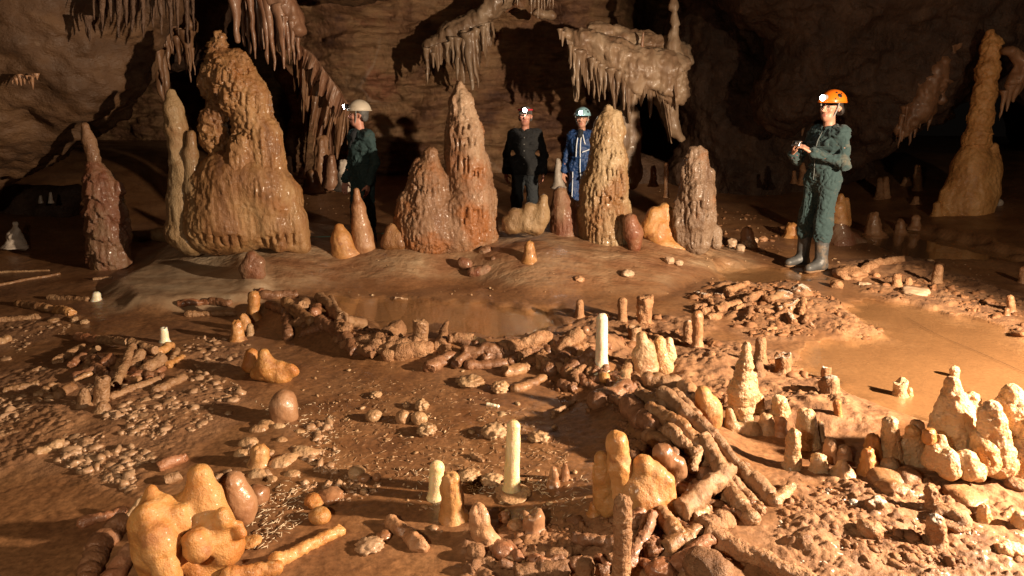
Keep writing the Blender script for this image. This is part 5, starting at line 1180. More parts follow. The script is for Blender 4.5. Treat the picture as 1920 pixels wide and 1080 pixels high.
# the tube ridge
Q(494, 558, 556, 556, 12, 'tubedark', 'dark tube with a pale cut end at the left of the ridge', c=('round', 'flat'))
Q(505, 575, 534, 588, 10, 'tubedark', 'dark tube just below the one with the pale cut end', c=RF)
Q(534, 568, 582, 606, 12, 'tube', 'ribbed brown tube sloping down the left of the ridge', .03, .0, ring=.06, c=FR)
Q(568, 578, 573, 570, 11, 'tubepale', 'round cut tube end with a ring, left part of the ridge', .02, .02)
Q(590, 590, 596, 578, 11, 'tubered', 'reddish round tube end right of the ringed one', .01, .02, c=RF)
Q(600, 560, 642, 602, 12, 'tubepale', 'pale grey-brown log sloping on top of the ridge', .05, .03, c=('flat', 'flat'))
Q(642, 604, 680, 612, 13, 'tubefrost', 'frosty rough end piece below the sloping log', .03, .02, rough=.2)
Q(620, 560, 634, 590, 7, 'tubefrost', 'thin frosted flake lying along the sloping log', .08, .06)
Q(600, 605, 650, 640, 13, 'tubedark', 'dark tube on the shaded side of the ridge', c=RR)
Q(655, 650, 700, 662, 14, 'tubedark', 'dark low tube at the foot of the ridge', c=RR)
Q(704, 662, 748, 622, 22, 'mudcrust', 'chunky square-cut brown block in the ridge', .0, .02, rough=.14)
S(789, 645, 604, 27, 29, 'tubepale', 'upright cut stub showing a flat round face, in the ridge', top='flat', name='broken_tube', cat='broken stalagmite')
Q(728, 672, 802, 660, 18, 'mudcrust', 'thick muddy tube lying before the upright cut stub', c=RR, rough=.14)
Q(826, 655, 838, 606, 14, 'mudcrust', 'triangular shard standing up in the ridge', .0, .02, taper=.3)
Q(842, 638, 888, 638, 12, 'mudcrust', 'brown tube with a frosted right end behind the shard', .02, .02)
Q(888, 640, 908, 646, 8, 'frost', 'white frosted nub at the end of the brown tube', .02, .02)
Q(832, 676, 862, 672, 17, 'mudcrust', 'pitted muddy lump below the triangular shard', rough=.22)
Q(868, 668, 946, 662, 16, 'tubedark', 'long dark shaded tube in the middle of the ridge', .02, .03)  # shaded half of one long tube, its shade put into the darker material
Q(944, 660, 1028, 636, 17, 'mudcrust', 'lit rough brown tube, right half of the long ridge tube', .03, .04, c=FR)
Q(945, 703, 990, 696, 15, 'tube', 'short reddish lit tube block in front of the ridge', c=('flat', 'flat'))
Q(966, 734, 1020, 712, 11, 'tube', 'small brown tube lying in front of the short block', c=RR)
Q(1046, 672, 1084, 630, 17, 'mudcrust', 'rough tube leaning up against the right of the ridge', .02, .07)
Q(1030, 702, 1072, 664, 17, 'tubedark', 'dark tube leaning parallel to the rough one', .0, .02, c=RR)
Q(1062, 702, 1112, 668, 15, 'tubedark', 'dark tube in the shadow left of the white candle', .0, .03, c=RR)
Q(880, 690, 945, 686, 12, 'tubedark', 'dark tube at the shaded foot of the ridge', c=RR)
Q(1038, 777, 1074, 757, 6, 'tubepale', 'thin yellowish stick on the floor in the shade', c=RR, name='calcite_stick', cat='stick')
Q(1168, 726, 1180, 686, 13, 'tubepale', 'short upright lit tube right of the white candle', .02, .03, c=FR)
S(1190, 640, 612, 24, 26, 'tubepale', 'round cut stub with a hole in its top behind the white candle', top='hollow', name='broken_tube', cat='broken stalagmite')
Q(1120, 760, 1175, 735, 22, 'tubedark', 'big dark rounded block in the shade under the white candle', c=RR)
Q(1100, 700, 1130, 690, 9, 'tube', 'small lit chunk on the dark ridge')
Q(1140, 655, 1165, 640, 9, 'tubered', 'reddish tube behind the white candle')
# the heap of long tubes
Q(1178, 768, 1222, 806, 26, 'tubedark', 'thick dark ribbed tube on the left of the long tube heap', .03, .02, ring=.07, c=RR)
Q(1212, 818, 1264, 862, 18, 'tube', 'brown tube below the ribbed one in the tube heap', .02, .02, c=FR)
Q(1215, 716, 1268, 724, 16, 'tubefrost', 'short tube lying crosswise at the very top of the tube heap', .04, .03, c=RR)
Q(1196, 742, 1244, 764, 16, 'tubefrost', 'blunt tube end at the upper left of the tube heap', .04, .04, c=FR)
Q(1262, 740, 1306, 782, 13, 'tubefrost', 'short pale tube at the upper right of the tube heap', .06, .06, c=FR)
Q(1282, 732, 1314, 772, 19, 'brown', 'brown rounded slab between the short pale tube and the amber slab', .03, .03, c=RR)
Q(1238, 742, 1342, 822, 17, 'tubefrost', 'long frosted tube with a white broken end, topmost of the tube heap', .08, .07)
Q(1222, 772, 1272, 800, 17, 'tube', 'muddy tube under the long frosted one', .05, .05, c=RR)
Q(1270, 794, 1346, 880, 15, 'tube', 'long smooth tan tube in the middle of the tube heap', .06, .04, c=RF)
Q(1252, 810, 1306, 856, 16, 'tubepale', 'tan bone-like tube lying on the tube heap', .06, .06, c=RF)
Q(1309, 848, 1298, 884, 13, 'tubepale', 'knuckle-like end of the bone-like tube', .06, .05, c=RR)
Q(1316, 824, 1352, 888, 18, 'tubefrost', 'rough frosted tube right of the tan one', .06, .05)
Q(1342, 824, 1416, 914, 13, 'tubefrost', 'narrow frosted tube along the right side of the tube heap', .06, .02)
Q(1392, 884, 1440, 936, 19, 'tubefrost', 'blunt tube with a white frosted tip at the lower right of the tube heap', .02, .0, c=('flat', 'round'))
Q(1362, 898, 1404, 938, 14, 'tubefrost', 'ribbed pale tube beside the blunt white-tipped one', .03, .0, c=RR)
Q(1358, 915, 1408, 980, 19, 'tubepale', 'smooth thick tan tube poking out at the bottom of the tube heap', .02, .0, c=RR)
Q(1386, 916, 1428, 958, 11, 'tubepale', 'slim tan tube right of the thick one at the bottom of the tube heap', .01, .0, c=RR)
Q(1275, 968, 1368, 886, 25, 'tubefrost', 'thick gnarled tube lying crosswise over the tube heap', .02, .07, rough=.16)
Q(1240, 905, 1290, 925, 17, 'pinkstone', 'smooth pinkish tube end right of the amber horn cluster', .02, .01, c=RR)
Q(1290, 905, 1340, 890, 16, 'tubedark', 'dark tube in the gap under the crosswise one', .0, .0, c=RR)
Q(1296, 900, 1310, 950, 14, 'tubedark', 'dark filler tube behind the gnarled one', .0, .0, c=RR)
Q(1452, 946, 1484, 918, 16, 'tubepale', 'half-buried pale tube alone in the mud right of the tube heap', c=RR)
# lower right of centre
Q(1178, 1068, 1222, 970, 19, 'tubered', 'reddish tube standing slanted beside the tall rough stalagmite', .0, .05, c=RR)
Q(1186, 985, 1218, 938, 16, 'tubered', 'reddish lumpy tube in front of the amber horn cluster', .03, .05, c=RR, rough=.16)
Q(1238, 968, 1270, 1012, 19, 'tube', 'brown blunt tube sloping down below the amber horn cluster', .03, .02, c=RF)
Q(1248, 1030, 1294, 1014, 18, 'tube', 'short square-ended brown tube, front of the lower heap', .02, .01)
Q(1202, 1042, 1234, 1020, 18, 'tubered', 'angular reddish block in the lower heap', rough=.2)
Q(1248, 1080, 1328, 1016, 16, 'tubered', 'long reddish tube slanting up in the lower heap', .0, .04)
Q(1288, 1008, 1312, 996, 14, 'tube', 'small broken block at the top of the lower heap', .02, .02)
Q(1330, 1010, 1540, 1110, 24, 'mudcrust', 'long mud-crusted log running out of the bottom edge at right', .0, .0, taper=.8)
Q(1322, 1000, 1362, 982, 22, 'mudcrust', 'crumbly stump at the upper end of the long log', rough=.2)
Q(1300, 975, 1330, 962, 15, 'tube', 'small lump under the foot of the gnarled tube', rough=.2)
Q(1270, 985, 1296, 1000, 12, 'tubedark', 'small dark tube right of the blunt sloping one', c=RR)
Q(972, 1086, 1064, 1076, 22, 'mudlump', 'thick mud-coated log at the bottom edge, centre', rough=.12)
Q(1004, 1054, 1056, 1040, 14, 'mudlump', 'split mud-coated slab behind the mud-coated log', rough=.2)
Q(1076, 1062, 1136, 1074, 17, 'tubedark', 'dark greyish tube right of the mud-coated log', c=RR)
S(1098, 1100, 1046, 38, 32, 'mudlump', 'stubby mud-coated stump standing at the bottom edge, centre', name='broken_tube', cat='broken stalagmite', rough=.12)
Q(876, 1076, 926, 1058, 16, 'mudlump', 'curved mud shell at the bottom edge left of the mud-coated log', bend=.12, rough=.2)
Q(1060, 1040, 1110, 1022, 10, 'mudlump', 'crumbly mud bar above the stubby stump', rough=.2)
# far rubble heap
Q(1310, 560, 1336, 558, 8, 'mudcrust', 'short tube at the left end of the far rubble heap')
Q(1340, 588, 1384, 574, 13, 'mudcrust', 'thick brown tube in front of the far rubble heap')
Q(1362, 548, 1402, 534, 8, 'mudcrust', 'long tube lying on top of the far rubble heap', .03, .04)
Q(1300, 580, 1322, 576, 8, 'mudcrust', 'small tube lying before the left end of the far rubble heap')
Q(1436, 622, 1454, 618, 6, 'mudcrust', 'small stick-like tube in front of the far rubble heap')
Q(1440, 566, 1464, 556, 9, 'tubefrost', 'frosted tube on the right of the far rubble heap', .02, .02)
Q(1400, 566, 1424, 556, 10, 'mudcrust', 'brown tube chunk in the middle of the far rubble heap', .03, .03)
Q(1326, 600, 1352, 596, 9, 'mudcrust', 'cut block in front of the thick tube of the far rubble heap')
Q(1608, 536, 1634, 538, 7, 'chip', 'pale bar on the mud before the far mud heap')
Q(1612, 515, 1690, 492, 12, 'mudcrust', 'long muddy log hump behind the pool', bend=.1, c=RR, rough=.2)
Q(1600, 905, 1588, 930, 8, 'tube', 'small hook-shaped root-like tube on the mud before the right row', bend=.25, c=RR)
Q(1690, 930, 1735, 945, 13, 'mudfrost', 'lit crusty tube among the rocks at lower right', rough=.2)
Q(1868, 1035, 1960, 1045, 16, 'frost', 'frosted white log cut by the right edge at lower right', rough=.14)
Q(885, 855, 905, 866, 6, 'tubepale', 'short yellowish stick left of the yellow candle', c=RR, name='calcite_stick', cat='stick')
Q(740, 560, 764, 562, 3.2, 'chip', 'pale sliver on the wet flowstone below the mound', name='calcite_stick', cat='stick')
Q(913, 760, 935, 764, 5, 'white', 'bright white fragment at the edge of the ridge shadow', name='calcite_stick', cat='stick')
Q(1395, 672, 1399, 650, 4, 'tubedark', 'dark chip leaning behind the tip of the tall banded stalagmite', .1, .14) if False else None

# fragments packed between the larger pieces: nothing tells them apart
def fragments(n, line, spread, rr, ll, mats, label, group, ang=None, lift=.03, seed=1):
    rs = np.random.RandomState(seed); L = np.array(line, float)
    for i in range(n):
        t = rs.uniform(0, len(L) - 1.001); k = int(t); c = L[k] + (L[k + 1] - L[k]) * (t - k) + rs.uniform(-1, 1, 2) * spread
        a = rs.uniform(0, math.pi) if ang is None else math.radians(rs.uniform(*ang)); l = rs.uniform(*ll); r = rs.uniform(*rr)
        dx, dy = math.cos(a) * l / 2, math.sin(a) * l / 2 * .6
        piece(c[0] - dx, c[1] - dy, c[0] + dx, c[1] + dy, r, mats[rs.randint(len(mats))], label, rs.uniform(0, lift), rs.uniform(0, lift), c=(('flat', 'round')[rs.randint(2)], ('flat', 'round', 'flat')[rs.randint(3)]), rough=rs.uniform(.12, .22), sink=.25, group=group)
fragments(46, [(520, 585), (640, 640), (740, 662), (880, 662), (1000, 664), (1110, 672)], (16, 20), (7, 14), (22, 62), ['tubedark', 'mudcrust', 'mudlump', 'tubedark', 'tube'], 'half buried muddy tube fragment packed into the central ridge', 'small tube fragments packed into the central ridge', lift=.035, seed=4)
fragments(16, [(140, 690), (240, 690), (320, 690)], (30, 24), (6, 11), (24, 60), ['tube', 'tubered', 'tubepale', 'tubedark'], 'half buried tube fragment filling the gaps of the left heap', 'small tube fragments in the left heap', lift=.03, seed=6)
fragments(22, [(1190, 760), (1260, 820), (1340, 900), (1400, 950)], (30, 22), (8, 13), (30, 80), ['tubedark', 'tube', 'mudcrust', 'tubedark'], 'shaded tube fragment wedged under the long tube heap', 'small tube fragments under the long tube heap', ang=(25, 60), lift=.02, seed=8)
fragments(20, [(960, 1050), (1100, 1030), (1220, 1040), (1330, 1050)], (30, 22), (8, 14), (26, 70), ['tubedark', 'tubered', 'mudlump', 'tube'], 'muddy tube fragment jumbled along the bottom edge below the amber horn', 'small tube fragments along the bottom edge', lift=.03, seed=9)
fragments(26, [(1310, 570), (1380, 560), (1460, 575), (1540, 600)], (24, 20), (4, 8), (14, 40), ['mudcrust', 'mudlump', 'mudcrust', 'mudfrost'], 'small mud coated fragment in the far rubble heap', 'small fragments in the far rubble heap', lift=.05, seed=10)
fragments(14, [(1080, 700), (1150, 720), (1200, 720)], (36, 26), (8, 13), (26, 60), ['tubedark', 'mudlump', 'tubedark'], 'dark muddy fragment in the shade below the white candle', 'dark fragments below the white candle', lift=.03, seed=12)
# ------------------------------------------------------------------ what nobody could count
RS = np.random.RandomState(11)
def sample(poly_px, n):
    p = np.array(poly_px, float); lo, hi = p.min(0), p.max(0); out = []
    while len(out) < n:
        q = RS.uniform(lo, hi, (n * 2, 2)); k = -polydist(q[:, 0], q[:, 1], poly_px) > 0
        out += q[k].tolist()
    return np.array(out[:n])
def ground(px):
    r = np.array([G0(a, b) for a, b in px]); return r
def blobs(name, pts, rad, mat, sub=1, flat=.75, label=None, clump=0., jag=.34):
    v0, f0 = ico(sub); n = len(pts); nv = len(v0)
    sc = rad[:, None] * RS.uniform(.55, 1.5, (n, 3)); sc[:, 2] *= flat
    ang = RS.uniform(0, 6.28, n); c, s = np.cos(ang), np.sin(ang)
    jit = 1 + jag * RS.uniform(-1, 1, (n, nv))
    V = v0[None] * jit[..., None] * sc[:, None]
    x = V[..., 0] * c[:, None] - V[..., 1] * s[:, None]; y = V[..., 0] * s[:, None] + V[..., 1] * c[:, None]
    V = np.stack([x, y, V[..., 2]], -1) + pts[:, None]
    F = (f0[None] + (np.arange(n) * nv)[:, None, None]).reshape(-1, 3)
    o = mk(name, V.reshape(-1, 3), [F], M[mat]); return tag(o, label, 'rubble', kind='stuff')
def scatter(polys, size, lift=.3, clump=2.5, thr=-.1):
    """polys: (px polygon, count); size: (median radius m, spread)"""
    P_ = []
    for poly, n in polys:
        q = ground(sample(poly, n * 2)); w = v2(q[:, 0], q[:, 1], clump, 7, 3) > thr
        P_.append(q[w][:n])
    q = np.concatenate(P_); r = size[0] * np.exp(size[1] * RS.randn(len(q))); r = np.clip(r, size[0] * .3, size[0] * 4.)
    q[:, 2] = H(q[:, 0], q[:, 1]) + r * RS.uniform(-.5, lift - .05, len(q))
    k = poolmask(q[:, 0], q[:, 1]) < .6
    return q[k], r[k]
q, r = scatter([([(0, 690), (120, 690), (330, 745), (420, 690), (470, 760), (330, 860), (250, 930), (100, 870), (0, 850)], 2000), ([(340, 640), (460, 630), (480, 700), (360, 740)], 500), ([(0, 590), (140, 600), (120, 640), (0, 680)], 200), ([(450, 780), (620, 800), (640, 900), (470, 940)], 300), ([(560, 880), (820, 900), (840, 1000), (560, 960)], 300), ([(400, 900), (520, 880), (560, 940), (450, 960)], 120)], (.0075, .7), thr=.02, clump=3.6)
blobs('calcite_gravel', q, r, 'gravel', label='pale brown popcorn-like calcite gravel spread over the left floor')
q, r = scatter([([(1290, 560), (1330, 535), (1480, 520), (1560, 560), (1640, 600), (1700, 640), (1600, 640), (1500, 630), (1400, 640), (1370, 600)], 1600), ([(1560, 505), (1700, 480), (1920, 560), (1920, 640), (1800, 600), (1640, 560)], 700), ([(1200, 620), (1500, 670), (1560, 740), (1640, 790), (1620, 830), (1430, 820), (1340, 760), (1220, 690)], 900), ([(1050, 590), (1330, 600), (1330, 680), (1150, 700), (1060, 660)], 500), ([(1330, 400), (1480, 420), (1460, 480), (1340, 470)], 200)], (.010, .8), thr=-.12)
blobs('mud_crumbs', q, r, 'crumb', label='crumbly brown mud clods heaped around the far pool', flat=.7, jag=.35)
q, r = scatter([([(1440, 960), (1560, 905), (1700, 880), (1920, 900), (1920, 1080), (1500, 1080)], 2200), ([(900, 1000), (1100, 985), (1300, 1000), (1400, 1080), (860, 1080)], 700), ([(1000, 690), (1180, 690), (1180, 790), (1060, 780)], 200), ([(1480, 830), (1700, 880), (1560, 920)], 200)], (.0052, .8), thr=-.2)
blobs('mud_crumbs', q, r, 'crumb', label='crumbly brown mud clods over the lower right floor', flat=.7, jag=.35)
q, r = scatter([([(560, 640), (760, 680), (1000, 690), (1160, 700), (1180, 640), (1000, 620), (760, 640), (600, 590)], 800), ([(1130, 740), (1460, 940), (1400, 1000), (1180, 960)], 600)], (.010, .5), thr=-.3)
blobs('mud_crumbs', q, r, 'mudlump_s', label='dark mud clods packed between the broken tubes of the ridge', flat=.8, jag=.3)
q, r = scatter([([(480, 640), (1000, 720), (1060, 900), (560, 900)], 120), ([(600, 470), (1500, 480), (1300, 560), (600, 560)], 120), ([(1330, 400), (1900, 520), (1300, 540)], 200), ([(900, 360), (960, 350), (960, 400), (900, 400)], 40), ([(560, 380), (660, 370), (700, 410), (560, 420)], 60), ([(1190, 370), (1260, 370), (1260, 400), (1190, 400)], 40), ([(560, 700), (1100, 740), (1100, 1000), (560, 1000)], 140)], (.0055, .5), thr=-1)
blobs('pebbles', q, r, 'chipmix', label='small pale chips and pebbles strewn over the wet floor', jag=.35)
q, r = scatter([([(1560, 905), (1650, 900), (1760, 960), (1850, 1010), (1650, 1010), (1540, 960)], 220), ([(1450, 985), (1540, 1000), (1600, 1080), (1480, 1080)], 120), ([(1800, 1000), (1920, 1010), (1920, 1080), (1800, 1080)], 160)], (.006, .5), thr=.02, clump=5)
blobs('frost_crumbs', q, r, 'frostmix', label='whitish frosted crumbs on the lower right mud', jag=.35)
def straws(name, polys, L, R, mat, label):
    V = []; Fq = []; o = 0
    for poly, n in polys:
        q = ground(sample(poly, n)); q[:, 2] = H(q[:, 0], q[:, 1]) + .004
        for p in q:
            a = RS.uniform(0, math.pi); l = L * RS.uniform(.4, 1.3); rr = R * RS.uniform(.6, 1.3)
            d = np.array([math.cos(a), math.sin(a), RS.uniform(-.12, .2)]) * l / 2; s = np.array([-math.sin(a), math.cos(a), 0]) * rr; u = np.array([0, 0, rr])
            for e in (p - d, p + d): V += [e + s, e + u, e - s, e - u]
            i = np.arange(4); j = (i + 1) % 4
            Fq.append(np.stack([i, j, j + 4, i + 4], 1) + o); Fq.append(np.array([[0, 3, 2, 1], [4, 5, 6, 7]]) + o); o += 8
    ob = mk(name, np.array(V), [np.concatenate(Fq)], M[mat], smooth=False); return tag(ob, label, 'debris', kind='stuff')
straws('straw_fragments', [([(430, 935), (560, 900), (600, 960), (470, 1060)], 260), ([(480, 760), (620, 760), (640, 880), (520, 800)], 120), ([(880, 900), (1030, 905), (1020, 935), (880, 935)], 130), ([(760, 880), (880, 890), (840, 960), (760, 950)], 50), ([(1000, 900), (1120, 900), (1100, 1000), (1000, 980)], 60)], .026, .0016, 'straw', 'fine pale straw-like calcite fragments littering the floor')
straws('straw_fragments', [([(620, 700), (1080, 780), (1060, 920), (600, 900)], 800), ([(1460, 900), (1700, 900), (1500, 1060)], 100)], .03, .0012, 'strawd', 'fine brown straw-like fragments lying on the wet centre floor')
# ------------------------------------------------------------------ the four cavers
M['skin'] = plain('skin', (.36, .18, .115), .5, noise=((.42, .21, .14), 30., .4), bump=(120, .001))
M['skin_red'] = plain('ruddy_skin', (.44, .19, .13), .5, noise=((.52, .24, .17), 30., .4), bump=(120, .001))
M['cloth_green'] = plain('muddy_green_cotton', (.017, .040, .042), .85, noise=((.10, .085, .06), 6., .57), bump=(300, .002), sheen=.1)
M['cloth_teal'] = plain('dusty_teal_cotton', (.021, .046, .048), .85, noise=((.06, .065, .055), 9., .58), bump=(300, .002))
M['cloth_black'] = plain('black_cotton', (.010, .010, .011), .9, noise=((.02, .019, .018), 9., .5), bump=(300, .002))
M['cloth_grey'] = plain('dark_grey_denim', (.022, .026, .030), .9, noise=((.04, .043, .045), 9., .5), bump=(300, .002))
M['cloth_blue'] = plain('blue_nylon', (.009, .036, .125), .55, noise=((.014, .048, .15), 6., .5), bump=(160, .002))
M['cloth_dark'] = plain('dark_undershirt', (.012, .013, .016), .9)
M['piping'] = plain('white_piping', (.62, .66, .72), .6)
M['rubber'] = plain('muddy_grey_rubber', (.055, .055, .055), .5, noise=((.17, .12, .08), 8., .52))
M['sole'] = plain('muddy_boot_sole', (.22, .13, .07), .8)
M['helmet_orange'] = plain('orange_plastic', (.64, .135, .008), .32, coat=.3)
M['helmet_white'] = plain('scuffed_white_plastic', (.50, .43, .34), .5, noise=((.32, .24, .16), 12., .56))
M['helmet_blue'] = plain('pale_blue_plastic', (.22, .40, .47), .35, coat=.3)
M['black_plastic'] = plain('black_plastic', (.012, .012, .014), .4)
M['grey_strap'] = plain('grey_webbing', (.22, .22, .21), .8)
M['hair_dark'] = plain('dark_hair', (.018, .012, .009), .6, bump=(220, .003))
M['hair_grey'] = plain('grey_hair', (.09, .085, .08), .6, bump=(220, .003))
M['red_cloth'] = plain('red_cuff', (.55, .03, .05), .8)
M['green_glove'] = plain('green_glove', (.03, .20, .045), .6)
M['lamp_lit'] = plain('lit_lamp_lens', (1, 1, 1), .2, emit=((1., .96, .88), 80.))
M['silver'] = plain('silver_metal', (.6, .6, .6), .25, .9)
M['lip'] = plain('lips', (.36, .13, .10), .45)
M['eye'] = plain('eyes', (.05, .035, .03), .2)
V3 = lambda *a: np.array(a, float)
def cap(a, b, r1, r2, sq=None): return (*a, *b, r1, r2) + ((sq,) if sq else ())
def hand_prims(wrist, f, n, curl, thumb=.6, inflate=0.):
    """palm and five bent fingers; f: finger direction, n: the way the fingers curl"""
    f = f / np.linalg.norm(f); n = n - f * (n @ f); n /= np.linalg.norm(n); s = np.cross(f, n); out = []; i_ = inflate
    for k, (off, L) in enumerate(zip((-.030, -.010, .010, .028), (.043, .048, .045, .036))):
        kn = wrist + f * (.083 - .006 * abs(k - 1.3)) + s * off
        out.append(cap(wrist + s * off * .55 + f * .012, kn, .0145 + i_, .0105 + i_))
        a = 0; p = kn
        for seg, (l, r) in enumerate(((L, .0088), (L * .62, .0080), (L * .5, .0070))):
            a += curl * (.75 if seg == 0 else 1.) * (1 + .08 * (k - 1.5)); d = f * math.cos(a) + n * math.sin(a)
            out.append(cap(p, p + d * l, r + i_, r * .94 + i_)); p = p + d * l
    base = wrist + f * .028 - s * .026; d = (f * .62 - s * .62 + n * .5); d /= np.linalg.norm(d)
    t1 = base + d * .042; d2 = d * .6 + f * .5 + n * thumb * .5; d2 /= np.linalg.norm(d2)
    out += [cap(wrist + f * .015, base, .014 + i_, .013 + i_), cap(base, t1, .0135 + i_, .0105 + i_), cap(t1, t1 + d2 * .032, .0100 + i_, .0085 + i_)]
    return out
def rotz(p, c, a):
    x, y = p[0] - c[0], p[1] - c[1]; return V3(c[0] + x * math.cos(a) - y * math.sin(a), c[1] + x * math.sin(a) + y * math.cos(a), p[2])
def person(label, loc, heading, height, hands, arms, legs, outfit, yaw=0., nod=0., skin='skin', lean=0.):
    """local frame: feet at the origin, +Y forward, +X the person's right"""
    S_ = height / 1.78; th = math.atan2(-heading[0], heading[1])
    R3 = np.array([[math.cos(th), -math.sin(th), 0], [math.sin(th), math.cos(th), 0], [0, 0, 1]])
    W = lambda v: (np.asarray(v) * S_) @ R3.T + loc
    nk = V3(0, .0, 1.5)
    hd = lambda x, y, z: rotz(V3(x, y, z), nk, yaw) + V3(0, 0, 0)
    e = empty('person', loc); tag(e, label, 'person')
    def put(name, v, f, mat, par=None, smooth=True):
        o = mk(name, W(v), f, M[mat], e if par is None else None, smooth, origin=np.asarray(loc))
        if par is not None: o.parent = par
        if par is not None: o.location = (0, 0, 0)
        return o
    # ---- body
    B = [cap((-.08, 0, .95), (.08, 0, .95), .115, .115), cap((0, 0, 1.0), (0, .01, 1.28), .12, .13), cap((-.09, 0, 1.30), (.09, 0, 1.30), .105, .105), cap((-.16, -.01, 1.42), (.16, -.01, 1.42), .05, .05), cap((0, -.005, 1.40), (0, .012, 1.56), .058, .054)]
    Hd = [cap(hd(0, -.012, 1.685), hd(0, .012, 1.69), .086, .082), cap(hd(0, .035, 1.62), hd(0, .03, 1.66), .066, .07), cap(hd(-.022, .058, 1.565), hd(.022, .058, 1.565), .036, .036), cap(hd(0, .075, 1.55), hd(0, .082, 1.555), .024, .022),
          cap(hd(0, .098, 1.665), hd(0, .124, 1.622), .009, .0135), cap(hd(-.014, .108, 1.616), hd(.014, .108, 1.616), .009, .009), cap(hd(-.034, .088, 1.684), hd(.034, .088, 1.684), .012, .012),
          cap(hd(-.045, .07, 1.625), hd(-.045, .07, 1.630), .026, .026), cap(hd(.045, .07, 1.625), hd(.045, .07, 1.630), .026, .026),
          cap(hd(-.018, .100, 1.583), hd(.018, .100, 1.583), .0085, .0085), cap(hd(-.016, .099, 1.573), hd(.016, .099, 1.573), .0085, .0085)]
    for sx in (-1, 1): Hd += [cap(hd(sx * .082, -.005, 1.655), hd(sx * .088, -.018, 1.645), .012, .016), cap(hd(sx * .083, -.008, 1.625), hd(sx * .084, -.002, 1.618), .011, .008)]
    L = []
    for sx, (hip, kn, an, toe) in zip((-1, 1), legs):
        L += [cap(hip, kn, .070, .050), cap(kn, an, .050, .036), cap(an, toe, .034, .026)]
    A = []
    for (sh, el, wr) in arms: A += [cap(sh, el, .038, .034), cap(el, wr, .034, .026)]
    s = Sdf([tuple(p[:6]) + (p[6] - (.026 if i_ < 4 else 0), p[7] - (.026 if i_ < 4 else 0)) for i_, p in enumerate(B)] + [tuple(p) for p in L + A], .008, .035)
    for p in Hd[:4]: s.add(p, .03)
    for p in Hd[4:]: s.add(p, .012)
    for sx in (-1, 1):
        s.add(cap(hd(sx * .033, .104, 1.662), hd(sx * .033, .104, 1.662), .013, .013), .012, True)
        s.add(cap(hd(sx * .033, .088, 1.661), hd(sx * .033, .088, 1.661), .0125, .0125), .004)
    s.add(cap(hd(-.017, .112, 1.578), hd(.017, .112, 1.578), .003, .003), .003, True)
    for hp in hands:
        for p in hp: s.add(p, .006)
    v, q = s.mesh(); f = orient(v, [q])
    body = put('body', v, f, skin)
    # lips and eyes: small patches of the same skin mesh with their own material
    body.data.materials.append(M['lip']); body.data.materials.append(M['eye'])
    vl = np.array([rotz(p, nk, -yaw) for p in v]) if yaw else v
    mi = np.zeros(len(f[0]), np.int32); fc = vl[f[0]].mean(1)
    mi[(np.abs(fc[:, 0]) < .026) & (np.abs(fc[:, 2] - 1.578) < .0125) & (fc[:, 1] > .098)] = 1
    for sx in (-1, 1): mi[(np.abs(fc[:, 0] - sx * .033) < .0115) & (np.abs(fc[:, 2] - 1.661) < .0065) & (fc[:, 1] > .085)] = 2
    body.data.polygons.foreach_set('material_index', mi)
    # ---- clothes
    def cloth(name, prims, mat, k=.05, h=.0095, wr=(.010, 9.), cuts=(), seed=3, par=None):
        s = Sdf([tuple(p) for p in prims], h, k)
        for pt, n in cuts: s.cut(pt, n)
        v, q = s.mesh(); f = orient(v, [q]); n = normals(v, f)
        fold = fbm(v * np.array([wr[1], wr[1], wr[1] * .55]) + fbm(v * 4, seed, 2)[:, None] * 1.5, seed, 3)
        crease = 1 - np.abs(fbm(v * np.array([11., 11, 20.]) + fbm(v * 5, seed + 8, 2)[:, None] * 2.2, seed + 9, 2)) * 3.2
        d = wr[0] * (np.abs(fold) * 1.8 - .5) - wr[0] * .8 * np.clip(crease, 0, 1) ** 2 + wr[0] * .3 * fbm(v * 34, seed + 3, 2)
        return put(name, v + n * d[:, None], f, mat, par), s
    infl = lambda P_, d: [tuple(p[:6]) + (p[6] + d, p[7] + d) + tuple(p[8:]) for p in P_]
    torso = infl(B[:1], .004) + infl(B[1:3], .0) + infl([B[3]], .012) + [cap((-.13, -.005, 1.385), (.13, -.005, 1.385), .082, .082), cap((-.10, -.02, 1.25), (.10, -.02, 1.25), .10, .10)]
    sleeves = []
    for (sh, el, wr) in arms:
        sh, el, wr = V3(*sh), V3(*el), V3(*wr); cu = el + (wr - el) * .90
        sleeves += [cap(sh, el, .055, .050), cap(el, cu, .053, .044), cap(el + (cu - el) * .93, cu, .050, .051)]
    legp = []; bootp = []
    for sx, (hip, kn, an, toe) in zip((-1, 1), legs):
        hip, kn, an, toe = V3(*hip), V3(*kn), V3(*an), V3(*toe)
        bt = an + (kn - an) * .68 if outfit.get('boots') else an + (kn - an) * .08
        legp += [cap(hip, kn, .100, .084), cap(kn, bt, .084, .082 if outfit.get('boots') else .078), cap(bt + (kn - bt) * .18, bt + (kn - bt) * .02, .086, .080)]
        bootp.append((bt, an, toe))
    collar = [cap((.070 * math.cos(a), -.002 + .068 * math.sin(a), 1.462 + .012 * math.sin(a) * -1), (.070 * math.cos(a + .5), -.002 + .068 * math.sin(a + .5), 1.462 - .012 * math.sin(a + .5)), .021, .021) for a in np.arange(math.pi / 2 + .35, math.pi * 2.5 - .6, .5)]
    surf = None
